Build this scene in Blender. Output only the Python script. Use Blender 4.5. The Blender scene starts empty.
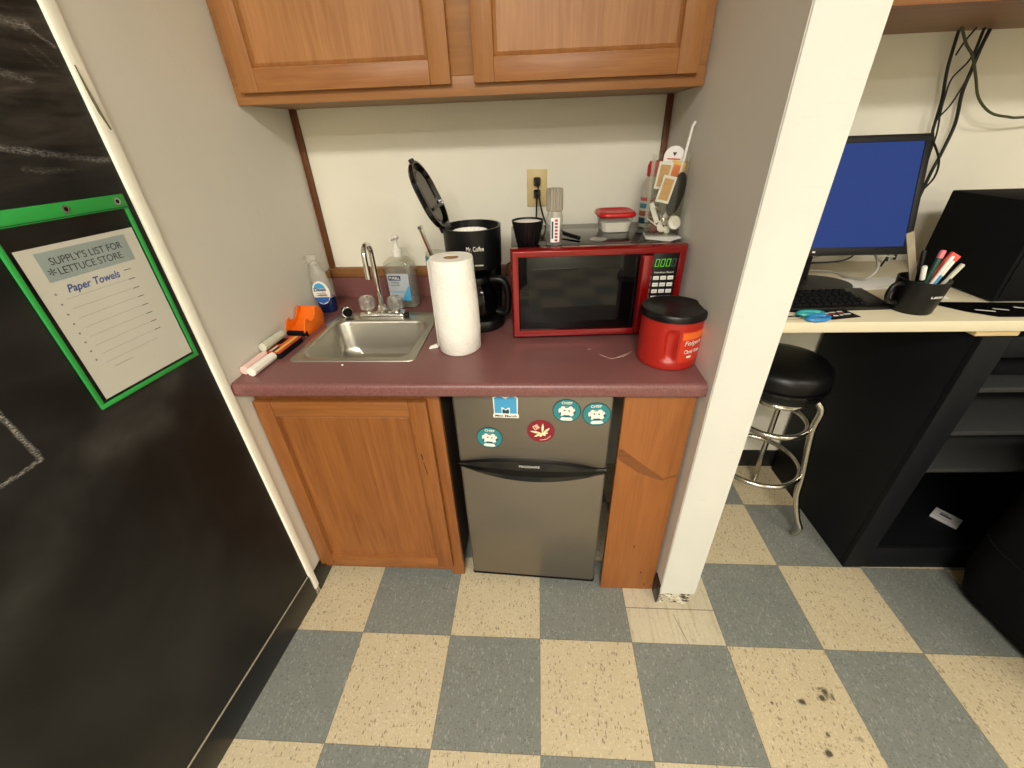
import bpy, bmesh, math, random
from mathutils import Vector, Matrix
random.seed(7)
SC = bpy.context.scene
COL = SC.collection
# ---------------------------------------------------------------- camera
cam = bpy.data.cameras.new('camera'); camo = bpy.data.objects.new('camera', cam); COL.objects.link(camo)
cam.sensor_width = 36; cam.lens = 414.017 / 1024 * 36; cam.clip_start = 0.02
R = [[0.998108331, 0.0526573066, -0.0317327492], [0.000346550352, -0.520960233, -0.853580878], [-0.0614787704, 0.851955189, -0.519992997]]
# R maps world to camera axes, so its rows are the axes: right, down, forward
M = Matrix(((R[0][0], -R[1][0], -R[2][0], -0.00887144), (R[0][1], -R[1][1], -R[2][1], -0.74500341), (R[0][2], -R[1][2], -R[2][2], 1.45943868), (0, 0, 0, 1)))
camo.matrix_world = M
SC.camera = camo
SC.view_settings.view_transform = 'Standard'; SC.view_settings.look = 'None'
SC.view_settings.gamma = 1; SC.view_settings.use_curve_mapping = False
SC.view_settings.exposure = -0.12
w = bpy.data.worlds.new('world'); SC.world = w; w.use_nodes = True
w.node_tree.nodes['Background'].inputs[0].default_value = (1, .93, .8, 1)
w.node_tree.nodes['Background'].inputs[1].default_value = 0.3
CEIL = 3.0
LIGHTS = [(-0.1, -2.45, 1.25, .40, 112), (2.3, -2.2, 1.25, .40, 50), (0.0, -4.4, 1.25, .40, 95), (-.95, -3.1, .3, 1.25, 50)]  # last two are added fill: rear, and far left to brighten inner side faces
for i, (x, y, sx, sy, e) in enumerate(LIGHTS):
    if e <= 0: continue
    L = bpy.data.lights.new('ceiling_or_fill_lamp', 'AREA'); L.shape = 'RECTANGLE'; L.size = sx; L.size_y = sy
    L.energy = e; L.color = (1.0, .948, .865)
    lo = bpy.data.objects.new('ceiling_or_fill_lamp', L); COL.objects.link(lo); lo.location = (x, y, CEIL - .075)

# ---------------------------------------------------------------- materials
def lin(c):
    return tuple(((v / 255) / 12.92 if v / 255 <= .04045 else ((v / 255 + .055) / 1.055) ** 2.4) for v in c) + (1,)
class NT:
    def __init__(s, name):
        s.m = bpy.data.materials.new(name); s.m.use_nodes = True; s.t = s.m.node_tree; s.n = s.t.nodes
        s.b = s.n['Principled BSDF']; s.out = s.n['Material Output']
    def new(s, t, **k):
        n = s.n.new(t)
        for a, v in k.items(): setattr(n, a, v)
        return n
    def put(s, sock, v):
        if v is None: return
        if isinstance(v, bpy.types.NodeSocket): s.t.links.new(v, sock)
        else: sock.default_value = v
    def ma(s, op, a, b=None, c=None):
        n = s.new('ShaderNodeMath', operation=op)
        s.put(n.inputs[0], a); s.put(n.inputs[1], b); s.put(n.inputs[2], c)
        return n.outputs[0]
    def mix(s, f, a, b, mode='MIX'):
        n = s.new('ShaderNodeMix', data_type='RGBA', blend_type=mode)
        s.put(n.inputs[0], f); s.put(n.inputs[6], a); s.put(n.inputs[7], b)
        return n.outputs[2]
    def ramp(s, f, a, b, interp='LINEAR'):   # 0..1 remap
        n = s.new('ShaderNodeMapRange'); n.clamp = True
        s.put(n.inputs[0], f); n.inputs[1].default_value = a; n.inputs[2].default_value = b
        return n.outputs[0]
    def co(s, scale=(1, 1, 1), rot=(0, 0, 0)):
        if not hasattr(s, 'tc'): s.tc = s.new('ShaderNodeTexCoord')
        mp = s.new('ShaderNodeMapping'); mp.inputs['Scale'].default_value = scale; mp.inputs['Rotation'].default_value = rot
        s.put(mp.inputs[0], s.tc.outputs['Object']); return mp.outputs[0]
    def xyz(s, v=None):
        n = s.new('ShaderNodeSeparateXYZ'); s.put(n.inputs[0], v if v is not None else s.co()); return n.outputs
    def noise(s, vec, scale, detail=3, rough=.5, dist=0):
        n = s.new('ShaderNodeTexNoise'); s.put(n.inputs['Vector'], vec)
        n.inputs['Scale'].default_value = scale; n.inputs['Detail'].default_value = detail
        n.inputs['Roughness'].default_value = rough; n.inputs['Distortion'].default_value = dist
        return n.outputs[0]
    def bump(s, h, strength=.2, dist=.002):
        n = s.new('ShaderNodeBump'); n.inputs['Strength'].default_value = strength; n.inputs['Distance'].default_value = dist
        s.put(n.inputs['Height'], h); s.put(s.b.inputs['Normal'], n.outputs[0])
    def set(s, color=None, rough=None, metal=None, spec=None):
        s.put(s.b.inputs['Base Color'], color); s.put(s.b.inputs['Roughness'], rough)
        s.put(s.b.inputs['Metallic'], metal); s.put(s.b.inputs['Specular IOR Level'], spec); return s.m
def mat(name, rgb, rough=.5, metal=0, spec=.5, var=.06, nscale=40, bump=0, coat=0):
    t = NT(name); c = lin(rgb)
    f = t.noise(t.co(), nscale, 3)
    col = t.mix(f, tuple(v * (1 - var) for v in c[:3]) + (1,), tuple(min(1, v * (1 + var)) for v in c[:3]) + (1,))
    t.set(col, rough, metal, spec)
    if bump: t.bump(f, bump, .002)
    if coat: t.b.inputs['Coat Weight'].default_value = coat; t.b.inputs['Coat Roughness'].default_value = .05
    return t.m
def wood(name, ca, cb, axis='Z', planks=0, rough=.42, dark=None, fine=1):
    t = NT(name)
    sc = {'X': (1.2, 14, 14), 'Y': (14, 1.2, 14), 'Z': (14, 14, 1.2)}[axis]
    sf = {'X': (6, 150, 150), 'Y': (150, 6, 150), 'Z': (150, 150, 6)}[axis]
    a = t.noise(t.co(sc), 1.6, 4, .6, 1.2); b = t.noise(t.co(sf), 1, 3, .6)
    f = t.ma('ADD', t.ma('MULTIPLY', t.ramp(a, .3, .7), .55), t.ma('MULTIPLY', t.ramp(b, .3, .7), .45 * fine))
    col = t.mix(f, lin(ca), lin(cb))
    if planks:
        x = t.xyz()[0]; k = t.new('ShaderNodeTexWhiteNoise', noise_dimensions='1D')
        t.put(k.inputs['W'], t.ma('FLOOR', t.ma('MULTIPLY', t.ma('ADD', x, 3.03), planks)))
        col = t.mix(t.ma('MULTIPLY', k.outputs[0], .8), col, t.mix(.85, col, lin(ca)), 'MIX')
    if dark:
        d = t.ramp(t.noise(t.co(sc), 3.1, 3, .6, 2.0), .6, .72)
        col = t.mix(t.ma('MULTIPLY', d, .35), col, lin(dark))
    t.set(col, rough, 0, .35); t.bump(b, .12, .0006); return t.m
def clear(name, tint=(255, 255, 255), amount=.1, rough=.03, haze=0.0):
    t = NT(name); tr = t.new('ShaderNodeBsdfTransparent'); tr.inputs[0].default_value = lin(tint)
    gl = t.new('ShaderNodeBsdfGlossy'); gl.inputs['Roughness'].default_value = rough
    lw = t.new('ShaderNodeLayerWeight'); fac = t.ma('ADD', t.ma('MULTIPLY', t.ma('POWER', lw.outputs['Facing'], 4.0), .7), .022)
    mx = t.new('ShaderNodeMixShader'); t.put(mx.inputs[0], t.ma('ADD', fac, amount * .3)); t.put(mx.inputs[1], tr.outputs[0]); t.put(mx.inputs[2], gl.outputs[0])
    last = mx.outputs[0]
    if haze:
        df = t.new('ShaderNodeBsdfDiffuse'); df.inputs[0].default_value = lin(tint)
        m2 = t.new('ShaderNodeMixShader'); m2.inputs[0].default_value = haze; t.put(m2.inputs[1], last); t.put(m2.inputs[2], df.outputs[0]); last = m2.outputs[0]
    t.put(t.out.inputs[0], last); return t.m
def emit(name, rgb, s):
    t = NT(name); t.set((0, 0, 0, 1), .55, None, .12); t.b.inputs['Emission Color'].default_value = lin(rgb); t.b.inputs['Emission Strength'].default_value = s; return t.m

def wall_mat(name, rgb, scuff=.0, ss=(5, 30, 4)):
    t = NT(name); c = lin(rgb)
    n = t.noise(t.co(), 2.2, 4, .6); fine = t.noise(t.co(), 260, 2, .5)
    col = t.mix(t.ramp(n, .3, .75), tuple(v * .93 for v in c[:3]) + (1,), c)
    if scuff:
        s = t.ramp(t.noise(t.co(ss), 2.6, 5, .7, .6), .62, .8)
        col = t.mix(t.ma('MULTIPLY', s, scuff), col, lin((150, 140, 118)))
    t.set(col, .55, 0, .3); t.bump(fine, .12, .0008); return t.m
M_WALL = wall_mat('back_wall_paint', (233, 229, 212))
M_SIDE = wall_mat('alcove_wall_paint', (226, 223, 213), .22)
M_POST = wall_mat('post_paint', (221, 220, 211), .35, (7, 7, 70))
M_CEIL = wall_mat('ceiling_paint', (240, 239, 234))
M_TRIMW = mat('white_trim_paint', (240, 238, 222), .5, var=.05, nscale=60, bump=.2)
M_BBASE = mat('black_baseboard', (24, 24, 25), .35, var=.2)
M_BEIGE = mat('caulk_line', (150, 142, 120), .7, var=.3, nscale=120)

def chalk_wall():
    t = NT('chalkboard_paint'); o = t.xyz(); s, z = o[0], o[2]
    big = t.noise(t.co((1, 1, 1), (0, .6, 0)), 3.2, 5, .62, .5)
    hor = t.noise(t.co((4, 4, 22)), 1.4, 5, .65, .8)
    col = t.mix(t.ramp(big, .42, .8), lin((17, 17, 17)), lin((42, 41, 39)))
    top = t.ramp(z, 1.3, 1.6)
    col = t.mix(t.ma('MULTIPLY', t.ma('MULTIPLY', t.ramp(hor, .42, .8), top), .8), col, lin((92, 84, 76)))
    grain = t.noise(t.co((1, 1, 3)), 150, 4, .75)
    wb = t.noise(t.co(), 14, 4, .7); wv = t.noise(t.co(), 5, 2, .5)
    s = t.ma('ADD', s, t.ma('MULTIPLY', t.ma('SUBTRACT', wb, .5), .02)); z = t.ma('ADD', z, t.ma('MULTIPLY', t.ma('SUBTRACT', wb, .5), .022))
    def seg(s0, z0, s1, z1, wd, op, colr=(205, 203, 195)):
        nonlocal col
        ds, dz = s1 - s0, z1 - z0; L2 = ds * ds + dz * dz
        u = t.ma('DIVIDE', t.ma('ADD', t.ma('MULTIPLY', t.ma('SUBTRACT', s, s0), ds), t.ma('MULTIPLY', t.ma('SUBTRACT', z, z0), dz)), L2)
        uc = t.ma('MINIMUM', t.ma('MAXIMUM', u, 0.0), 1.0)
        px = t.ma('SUBTRACT', s, t.ma('ADD', t.ma('MULTIPLY', uc, ds), s0)); pz = t.ma('SUBTRACT', z, t.ma('ADD', t.ma('MULTIPLY', uc, dz), z0))
        d = t.ma('SQRT', t.ma('ADD', t.ma('MULTIPLY', px, px), t.ma('MULTIPLY', pz, pz)))
        k = t.ma('SUBTRACT', 1.0, t.ramp(d, 0.0, wd))
        k = t.ma('MULTIPLY', t.ma('MULTIPLY', k, t.ma('MULTIPLY', t.ramp(grain, .42, .66), t.ma('ADD', t.ramp(wv, .3, .6), .25)) if op > .1 else t.ramp(big, .3, .7)), op)
        col = t.mix(k, col, lin(colr))
    for a in [(.3, 1.652, .04, 1.632, .009, .55), (.04, 1.632, .008, 1.608, .004, .6), (.16, 1.572, .073, 1.556, .008, .4), (.32, 1.50, .133, 1.455, .007, .75),
              (.133, 1.455, .01, 1.438, .007, .7), (.153, 1.431, .08, 1.424, .006, .2), (.38, 1.13, .372, .995, .006, .9), (.372, .995, .52, .988, .005, .85),
              (.06, 1.60, .035, 1.575, .004, .2), (.045, 1.61, .02, 1.58, .004, .2), (.29, .95, .17, .93, .05, .07), (.24, 1.0, .10, 1.0, .05, .06),
              (.55, .78, .30, .93, .08, .07)]:
        seg(*a)
    t.set(col, t.mix(t.ramp(big, .3, .8), (.36, .36, .36, 1), (.6, .6, .6, 1)), 0, .35); t.bump(t.noise(t.co(), 90, 3), .1, .001); return t.m
M_CHALK = chalk_wall()

T = .3048
def floor_mat():
    t = NT('vinyl_tile'); o = t.xyz(); x, y = o[0], o[1]
    ix = t.ma('FLOOR', t.ma('DIVIDE', x, T)); iy = t.ma('FLOOR', t.ma('DIVIDE', y, T))
    par = t.ma('FLOORED_MODULO', t.ma('ADD', ix, iy), 2.0)     # 0 grey, 1 cream
    wn = t.new('ShaderNodeTexWhiteNoise', noise_dimensions='2D')
    cb = t.new('ShaderNodeCombineXYZ'); t.put(cb.inputs[0], ix); t.put(cb.inputs[1], iy); t.put(wn.inputs['Vector'], cb.outputs[0]); rnd = wn.outputs[0]
    def flecks(scale, rot, th):
        v = t.new('ShaderNodeTexVoronoi'); t.put(v.inputs['Vector'], t.co(scale, rot)); v.inputs['Scale'].default_value = 1
        sep = t.new('ShaderNodeSeparateColor'); t.put(sep.inputs[0], v.outputs['Color'])
        return t.ma('MULTIPLY', t.ma('LESS_THAN', v.outputs['Distance'], t.ma('MULTIPLY', sep.outputs[1], th)), 1.0), sep.outputs[0]
    fA, cA = flecks((210, 85, 1), (0, 0, .12), .55); fB, cB = flecks((95, 190, 1), (0, 0, -.2), .5); fC, cC = flecks((330, 170, 1), (0, 0, .5), .7)
    clo = t.noise(t.co(), 9, 4, .6)
    grey = t.mix(clo, lin((114, 118, 112)), lin((134, 137, 129)))
    cream = t.mix(clo, lin((182, 168, 138)), lin((200, 187, 157)))
    grey = t.mix(t.ma('MULTIPLY', rnd, .25), grey, lin((120, 118, 108)))
    cream = t.mix(t.ma('MULTIPLY', rnd, .3), cream, lin((194, 174, 134)))
    g = t.mix(t.ma('MULTIPLY', fA, t.ma('MULTIPLY', t.ma('GREATER_THAN', cA, .55), .55)), grey, lin((160, 163, 156)))
    g = t.mix(t.ma('MULTIPLY', fB, t.ma('MULTIPLY', t.ma('GREATER_THAN', cB, .6), .45)), g, lin((84, 86, 84)))
    g = t.mix(t.ma('MULTIPLY', fC, t.ma('MULTIPLY', t.ma('GREATER_THAN', cC, .4), .4)), g, lin((92, 93, 90)))
    c = t.mix(t.ma('MULTIPLY', fA, t.ma('MULTIPLY', t.ma('GREATER_THAN', cA, .72), .75)), cream, lin((120, 108, 86)))
    c = t.mix(t.ma('MULTIPLY', fB, t.ma('MULTIPLY', t.ma('GREATER_THAN', cB, .66), .6)), c, lin((150, 128, 96)))
    c = t.mix(t.ma('MULTIPLY', fC, t.ma('MULTIPLY', t.ma('GREATER_THAN', cC, .6), .3)), c, lin((232, 224, 200)))
    col = t.mix(par, g, c)
    # worn, lifted patch of older paler tile at the foot of the post
    px = t.ma('MULTIPLY', t.ma('LESS_THAN', t.ma('ABSOLUTE', t.ma('SUBTRACT', x, .457)), .1524), t.ma('LESS_THAN', t.ma('ABSOLUTE', t.ma('SUBTRACT', y, .15)), .15))
    strk = t.ramp(t.noise(t.co((60, 6, 1)), 1, 4, .7), .5, .68)
    col = t.mix(t.ma('MULTIPLY', px, .6), col, t.mix(t.ma('MULTIPLY', strk, .5), lin((200, 192, 170)), lin((128, 112, 88))))
    for (sx, sy, hor) in [(.457, .118, 1), (.49, .06, 0)]:
        if hor: k = t.ma('LESS_THAN', t.ma('ABSOLUTE', t.ma('SUBTRACT', y, sy)), .0016)
        else: k = t.ma('MULTIPLY', t.ma('LESS_THAN', t.ma('ABSOLUTE', t.ma('SUBTRACT', t.ma('ADD', x, t.ma('MULTIPLY', y, .25)), sx)), .0012), t.ma('LESS_THAN', y, .1))
        col = t.mix(t.ma('MULTIPLY', t.ma('MULTIPLY', k, px), .7), col, lin((80, 68, 52)))
    # tile seams
    fx = t.ma('ABSOLUTE', t.ma('SUBTRACT', t.ma('FRACT', t.ma('ADD', t.ma('DIVIDE', x, T), .5)), .5)); fy = t.ma('ABSOLUTE', t.ma('SUBTRACT', t.ma('FRACT', t.ma('ADD', t.ma('DIVIDE', y, T), .5)), .5))
    seam = t.ma('LESS_THAN', t.ma('MINIMUM', fx, fy), .0034)
    col = t.mix(t.ma('MULTIPLY', seam, .55), col, lin((74, 66, 52)))
    # black residue marks
    wob = t.noise(t.co(), 60, 4, .7); mask = 0.0
    for (sx, sy, rx, ry, op) in [(.767, -.150, .012, .009, 1), (.848, -.122, .010, .014, 1), (.833, -.136, .011, .008, 1), (.864, -.132, .006, .010, .8), (.838, -.112, .012, .005, .8),
                             (.6804, -.1556, .004, .005, 1), (.7976, -.2265, .006, .006, .9), (.8789, -.2319, .009, .008, .55), (.7773, -.2664, .012, .010, 1), (.68, -.21, .002, .002, .8)]:
        dx = t.ma('DIVIDE', t.ma('SUBTRACT', x, sx), rx); dy = t.ma('DIVIDE', t.ma('SUBTRACT', y, sy), ry)
        d = t.ma('ADD', t.ma('SQRT', t.ma('ADD', t.ma('MULTIPLY', dx, dx), t.ma('MULTIPLY', dy, dy))), t.ma('MULTIPLY', t.ma('SUBTRACT', wob, .5), 2.4))
        mask = t.ma('MAXIMUM', t.ma('MULTIPLY', t.ma('SUBTRACT', 1.0, t.ramp(d, .5, 1.2)), op * .88), mask)
    col = t.mix(mask, col, lin((38, 36, 28)))
    t.set(col, .42, 0, .4); t.bump(clo, .06, .002); return t.m
M_FLOOR = floor_mat()

M_UW = wood('upper_oak', (142, 92, 50), (182, 130, 80), 'Z', planks=8.5)
M_UWX = wood('upper_oak_rail', (134, 84, 46), (172, 118, 70), 'X')
M_UF = wood('upper_frame_oak', (138, 92, 54), (168, 118, 72), 'X', fine=.6)
M_LW = wood('lower_oak', (120, 70, 32), (152, 96, 48), 'Z', dark=(96, 46, 14))
M_LWX = wood('lower_oak_rail', (124, 74, 34), (160, 102, 52), 'X')
M_PAN = wood('filler_wood', (132, 78, 36), (160, 100, 50), 'Z', rough=.5)
M_TRIM = wood('dark_trim_wood', (84, 46, 18), (112, 66, 30), 'Z', rough=.5)
M_TRIMX = wood('splash_trim_wood', (112, 72, 38), (150, 104, 62), 'X', rough=.5)
M_SHELF = wood('shelf_wood', (116, 74, 42), (146, 96, 56), 'X')
M_UNDER = mat('cabinet_underside', (150, 118, 80), .6)
M_DARKIN = mat('cabinet_side_dark', (40, 26, 16), .7)
def laminate():
    t = NT('mauve_laminate'); f = t.noise(t.co(), 420, 2, .7); g = t.noise(t.co(), 6, 3)
    col = t.mix(t.ramp(f, .35, .68), lin((98, 60, 58)), lin((146, 98, 93)))
    col = t.mix(t.ma('MULTIPLY', t.ramp(g, .3, .8), .2), col, lin((104, 62, 62)))
    return t.set(col, .34, 0, .45)
M_LAM = laminate()
def brushed(name, rgb, rough, axis='X', metal=1.0):
    t = NT(name); s = {'X': (3, 300, 300), 'Z': (300, 300, 3)}[axis]; f = t.noise(t.co(s), 1, 3, .6); c = lin(rgb)
    t.set(t.mix(f, tuple(v * .92 for v in c[:3]) + (1,), c), t.ma('ADD', t.ma('MULTIPLY', f, .12), rough), metal); t.bump(f, .05, .0004); return t.m
M_STEEL = brushed('sink_steel', (190, 186, 174), .3)
M_FR = brushed('fridge_door_steel', (134, 126, 114), .33, 'X', .8)
M_CHROME = mat('chrome', (225, 222, 215), .08, 1, var=.02)
M_DCHROME = mat('scratched_chrome', (190, 186, 176), .18, 1, var=.06)
M_BLK = mat('black_plastic', (11, 11, 12), .38, spec=.35, var=.1)
M_BLKG = mat('gloss_black_plastic', (9, 9, 10), .12, var=.1)
M_BLKM = mat('matte_black', (15, 15, 16), .85, 0, .15, var=.15)
M_NAVY = mat('dark_painted_wood', (13, 15, 19), .6, 0, .2, var=.2, nscale=9)
M_GLASSD = mat('dark_glass', (6, 6, 7), .04, spec=.4, var=.05)
M_RED = mat('metallic_red', (136, 12, 14), .25, .35, var=.05, coat=.6)
M_REDP = mat('red_plastic', (172, 36, 26), .38, var=.04)
M_REDL = mat('red_lid', (190, 30, 30), .35)
M_WHITE = mat('white_plastic', (235, 232, 222), .4, var=.03)
M_PAPER = mat('white_paper', (236, 234, 230), .8, var=.03, nscale=12)
M_INK = mat('dark_ink', (52, 52, 56), .7); M_GREYINK = mat('faint_ink', (150, 148, 146), .8)
M_BLUEINK = mat('blue_marker_ink', (24, 88, 178), .6)
M_HDR = mat('blue_grey_header', (176, 192, 196), .8, var=.03)
M_GREEN = mat('green_vinyl', (46, 158, 70), .3, var=.08, nscale=14)
M_IVORY = mat('ivory_plastic', (206, 184, 128), .45)
M_ORANGE = mat('orange_plastic', (232, 108, 14), .35)
M_CLEAR = clear('clear_plastic', (244, 244, 238), .05)
M_CLEARG = clear('clear_acrylic', (248, 248, 244), .04, .06, 0)
M_GRIND = clear('scratched_clear', (206, 200, 188), .3, .12, .3)
M_KNOB = clear('crystal_acrylic', (244, 244, 240), .6, .08, .12)
M_CLEARH = clear('cloudy_clear', (246, 245, 240), .06, .12, .16)
M_BLUELIQ = mat('navy_liquid', (16, 30, 70), .15); M_GEL = clear('sanitizer_gel', (248, 250, 250), .03, .05, .12)
M_TEAL = mat('teal_ink', (44, 130, 134), .5); M_TEALD = mat('dark_teal_ink', (14, 60, 72), .5)
M_LBLUE = mat('light_blue_ink', (70, 158, 204), .5); M_MAROON = mat('maroon_ink', (132, 24, 44), .5)
M_CREAMP = mat('cream_ink', (240, 226, 176), .6); M_TOWEL = None
def towel():
    t = NT('quilted_paper'); v = t.new('ShaderNodeTexVoronoi'); t.put(v.inputs['Vector'], t.co((1, 1, 1))); v.inputs['Scale'].default_value = 130
    f = t.noise(t.co(), 30, 2); t.set(t.mix(f, lin((238, 235, 224)), lin((248, 246, 238))), .9, 0, .1); t.bump(v.outputs['Distance'], .5, .003); return t.m
M_TOWEL = towel()
M_CARD = mat('cardboard_core', (150, 118, 80), .9)
M_DESK = mat('cream_desk_laminate', (216, 206, 176), .45, var=.04, nscale=4)
M_RAWWOOD = wood('raw_pine', (196, 168, 118), (220, 196, 150), 'X')
M_SCREEN = emit('blue_screen', (48, 74, 146), .78)
M_LED = emit('green_display', (120, 235, 60), 1.0); M_LEDD = emit('dim_green_display', (110, 130, 110), .6)
M_PLASTER = None
def plaster():
    t = NT('chipped_plaster'); f = t.noise(t.co((1, 1, 2)), 34, 4, .7, .6)
    t.set(t.mix(t.ramp(f, .42, .56), lin((62, 50, 38)), lin((206, 198, 176))), .85, 0, .2); t.bump(f, 1, .01); return t.m
M_PLASTER = plaster()
M_BLKS = mat('satin_black_case', (12, 12, 13), .45, spec=.3)
M_VINYL = mat('black_vinyl', (9, 9, 10), .36, spec=.3, var=.1, nscale=20, bump=.1)
M_FABRIC = mat('black_fabric', (11, 11, 13), .95, spec=.15, var=.3, nscale=300, bump=.4)
M_PINK = mat('pink_chalk', (236, 200, 190), .9); M_CHALKW = mat('white_chalk', (240, 236, 224), .9); M_CHALKG = mat('grey_chalk', (200, 200, 180), .9)
M_TUBE = emit('lamp_diffuser', (255, 238, 205), 3.0)
M_SUGAR = mat('sugar_packet_paper', (226, 208, 168), .8); M_TAN = mat('tan_packet_print', (206, 160, 96), .8, var=.35, nscale=55); M_YEL = mat('yellow_packet', (232, 186, 84), .7)

# ---------------------------------------------------------------- mesh builder
class B:
    def __init__(s): s.bm = bmesh.new(); s.mi = 0
    def f(s, vs):
        try: fc = s.bm.faces.new(vs); fc.material_index = s.mi; return fc
        except ValueError: return None
    def v(s, p): return s.bm.verts.new(p)
    def box(s, x0, x1, y0, y1, z0, z1):
        p = [s.v((x, y, z)) for z in (z0, z1) for (x, y) in ((x0, y0), (x1, y0), (x1, y1), (x0, y1))]
        for q in ((3, 2, 1, 0), (4, 5, 6, 7), (0, 1, 5, 4), (1, 2, 6, 5), (2, 3, 7, 6), (3, 0, 4, 7)): s.f([p[i] for i in q])
        return s
    def loops(s, L, cap0=True, cap1=True, closed=False):
        R_ = [[s.v(p) for p in l] for l in L]; n = len(R_[0])
        for a, b in (list(zip(R_, R_[1:])) + ([(R_[-1], R_[0])] if closed else [])):
            for i in range(n): s.f([a[i], a[(i + 1) % n], b[(i + 1) % n], b[i]])
        if not closed:
            if cap0: s.f(R_[0][::-1])
            if cap1: s.f(R_[-1])
        return s
    def lathe(s, prof, c=(0, 0, 0), n=32, cap=True, sx=1, sy=1):
        return s.loops([[(c[0] + r * sx * math.cos(a), c[1] + r * sy * math.sin(a), c[2] + z) for a in [2 * math.pi * i / n for i in range(n)]] for r, z in prof], cap, cap)
    def cyl(s, p0, p1, r0, r1=None, n=16, cap=True):
        return s.tube([p0, p1], [r0, r0 if r1 is None else r1], n, cap)
    def tube(s, pts, r, n=10, cap=True, closed=False):
        P = [Vector(p) for p in pts]; k = len(P); rr_ = r if isinstance(r, (list, tuple)) else [r] * k
        up = None; L = []
        for i in range(k):
            if closed: d = (P[(i + 1) % k] - P[i - 1])
            else: d = (P[min(i + 1, k - 1)] - P[max(i - 1, 0)])
            d.normalize()
            if up is None:
                up = Vector((0, 0, 1)) if abs(d.z) < .9 else Vector((1, 0, 0))
            a = d.cross(up); a.normalize(); b = a.cross(d); b.normalize(); up = b
            L.append([tuple(P[i] + (a * math.cos(t) + b * math.sin(t)) * rr_[i]) for t in [2 * math.pi * j / n for j in range(n)]])
        return s.loops(L, cap, cap, closed)
    def prism(s, poly, axis, a, b):
        def P(u, v, w_): return {'X': (w_, u, v), 'Y': (u, w_, v), 'Z': (u, v, w_)}[axis]
        return s.loops([[P(u, v, a) for u, v in poly], [P(u, v, b) for u, v in poly]])
    def sphere(s, c, r, n=16, m=8, sc=(1, 1, 1)):
        prof = [(max(1e-5, math.sin(math.pi * i / m)), -math.cos(math.pi * i / m)) for i in range(m + 1)]
        return s.loops([[(c[0] + r * q * sc[0] * math.cos(t), c[1] + r * q * sc[1] * math.sin(t), c[2] + r * z * sc[2]) for t in [2 * math.pi * j / n for j in range(n)]] for q, z in prof])
    def xf(s, M_): bmesh.ops.transform(s.bm, matrix=M_, verts=s.bm.verts); return s
    def bevel(s, w_, seg=2, ang=30):
        bmesh.ops.recalc_face_normals(s.bm, faces=s.bm.faces)
        e = [e for e in s.bm.edges if len(e.link_faces) == 2 and e.calc_face_angle(0) > math.radians(ang)]
        bmesh.ops.bevel(s.bm, geom=e, offset=w_, segments=seg, affect='EDGES', profile=.5, clamp_overlap=True)
        return s
def rr(cx, cy, w_, h, r, z=None, n=6):
    out = []
    for (sx, sy, a0) in ((1, 1, 0), (-1, 1, 90), (-1, -1, 180), (1, -1, 270)):
        for i in range(n + 1):
            a = math.radians(a0 + 90 * i / n)
            p = (cx + sx * (w_ / 2 - r) + r * math.cos(a), cy + sy * (h / 2 - r) + r * math.sin(a))
            out.append(p if z is None else (p[0], p[1], z))
    return out
def obj(name, b, m, parent=None, smooth=40, bevel=0, seg=2, label=None, fix=True):
    if bevel: b.bevel(bevel, seg)
    elif fix: bmesh.ops.recalc_face_normals(b.bm, faces=b.bm.faces)
    me = bpy.data.meshes.new(name); b.bm.to_mesh(me); b.bm.free()
    for q in (m if isinstance(m, (list, tuple)) else [m]): me.materials.append(q)
    if smooth:
        for p in me.polygons: p.use_smooth = True
        me.set_sharp_from_angle(angle=math.radians(smooth))
    o = bpy.data.objects.new(name, me); COL.objects.link(o)
    if parent: o.parent = parent
    if label: o['label'] = label
    return o
def thing(name, label, cat, loc=(0, 0, 0), rz=0, group=None):
    o = bpy.data.objects.new(name, None); COL.objects.link(o); o.empty_display_size = .05
    o.location = loc; o.rotation_euler = (0, 0, rz); return tag(o, label, cat, group)
def tag(o, label, cat, group=None):
    o['label'] = label; o['category'] = cat
    if group: o['group'] = group
    return o
def struct(name, b, m, **k):
    o = obj(name, b, m, **k); o['kind'] = 'structure'; return o
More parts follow.
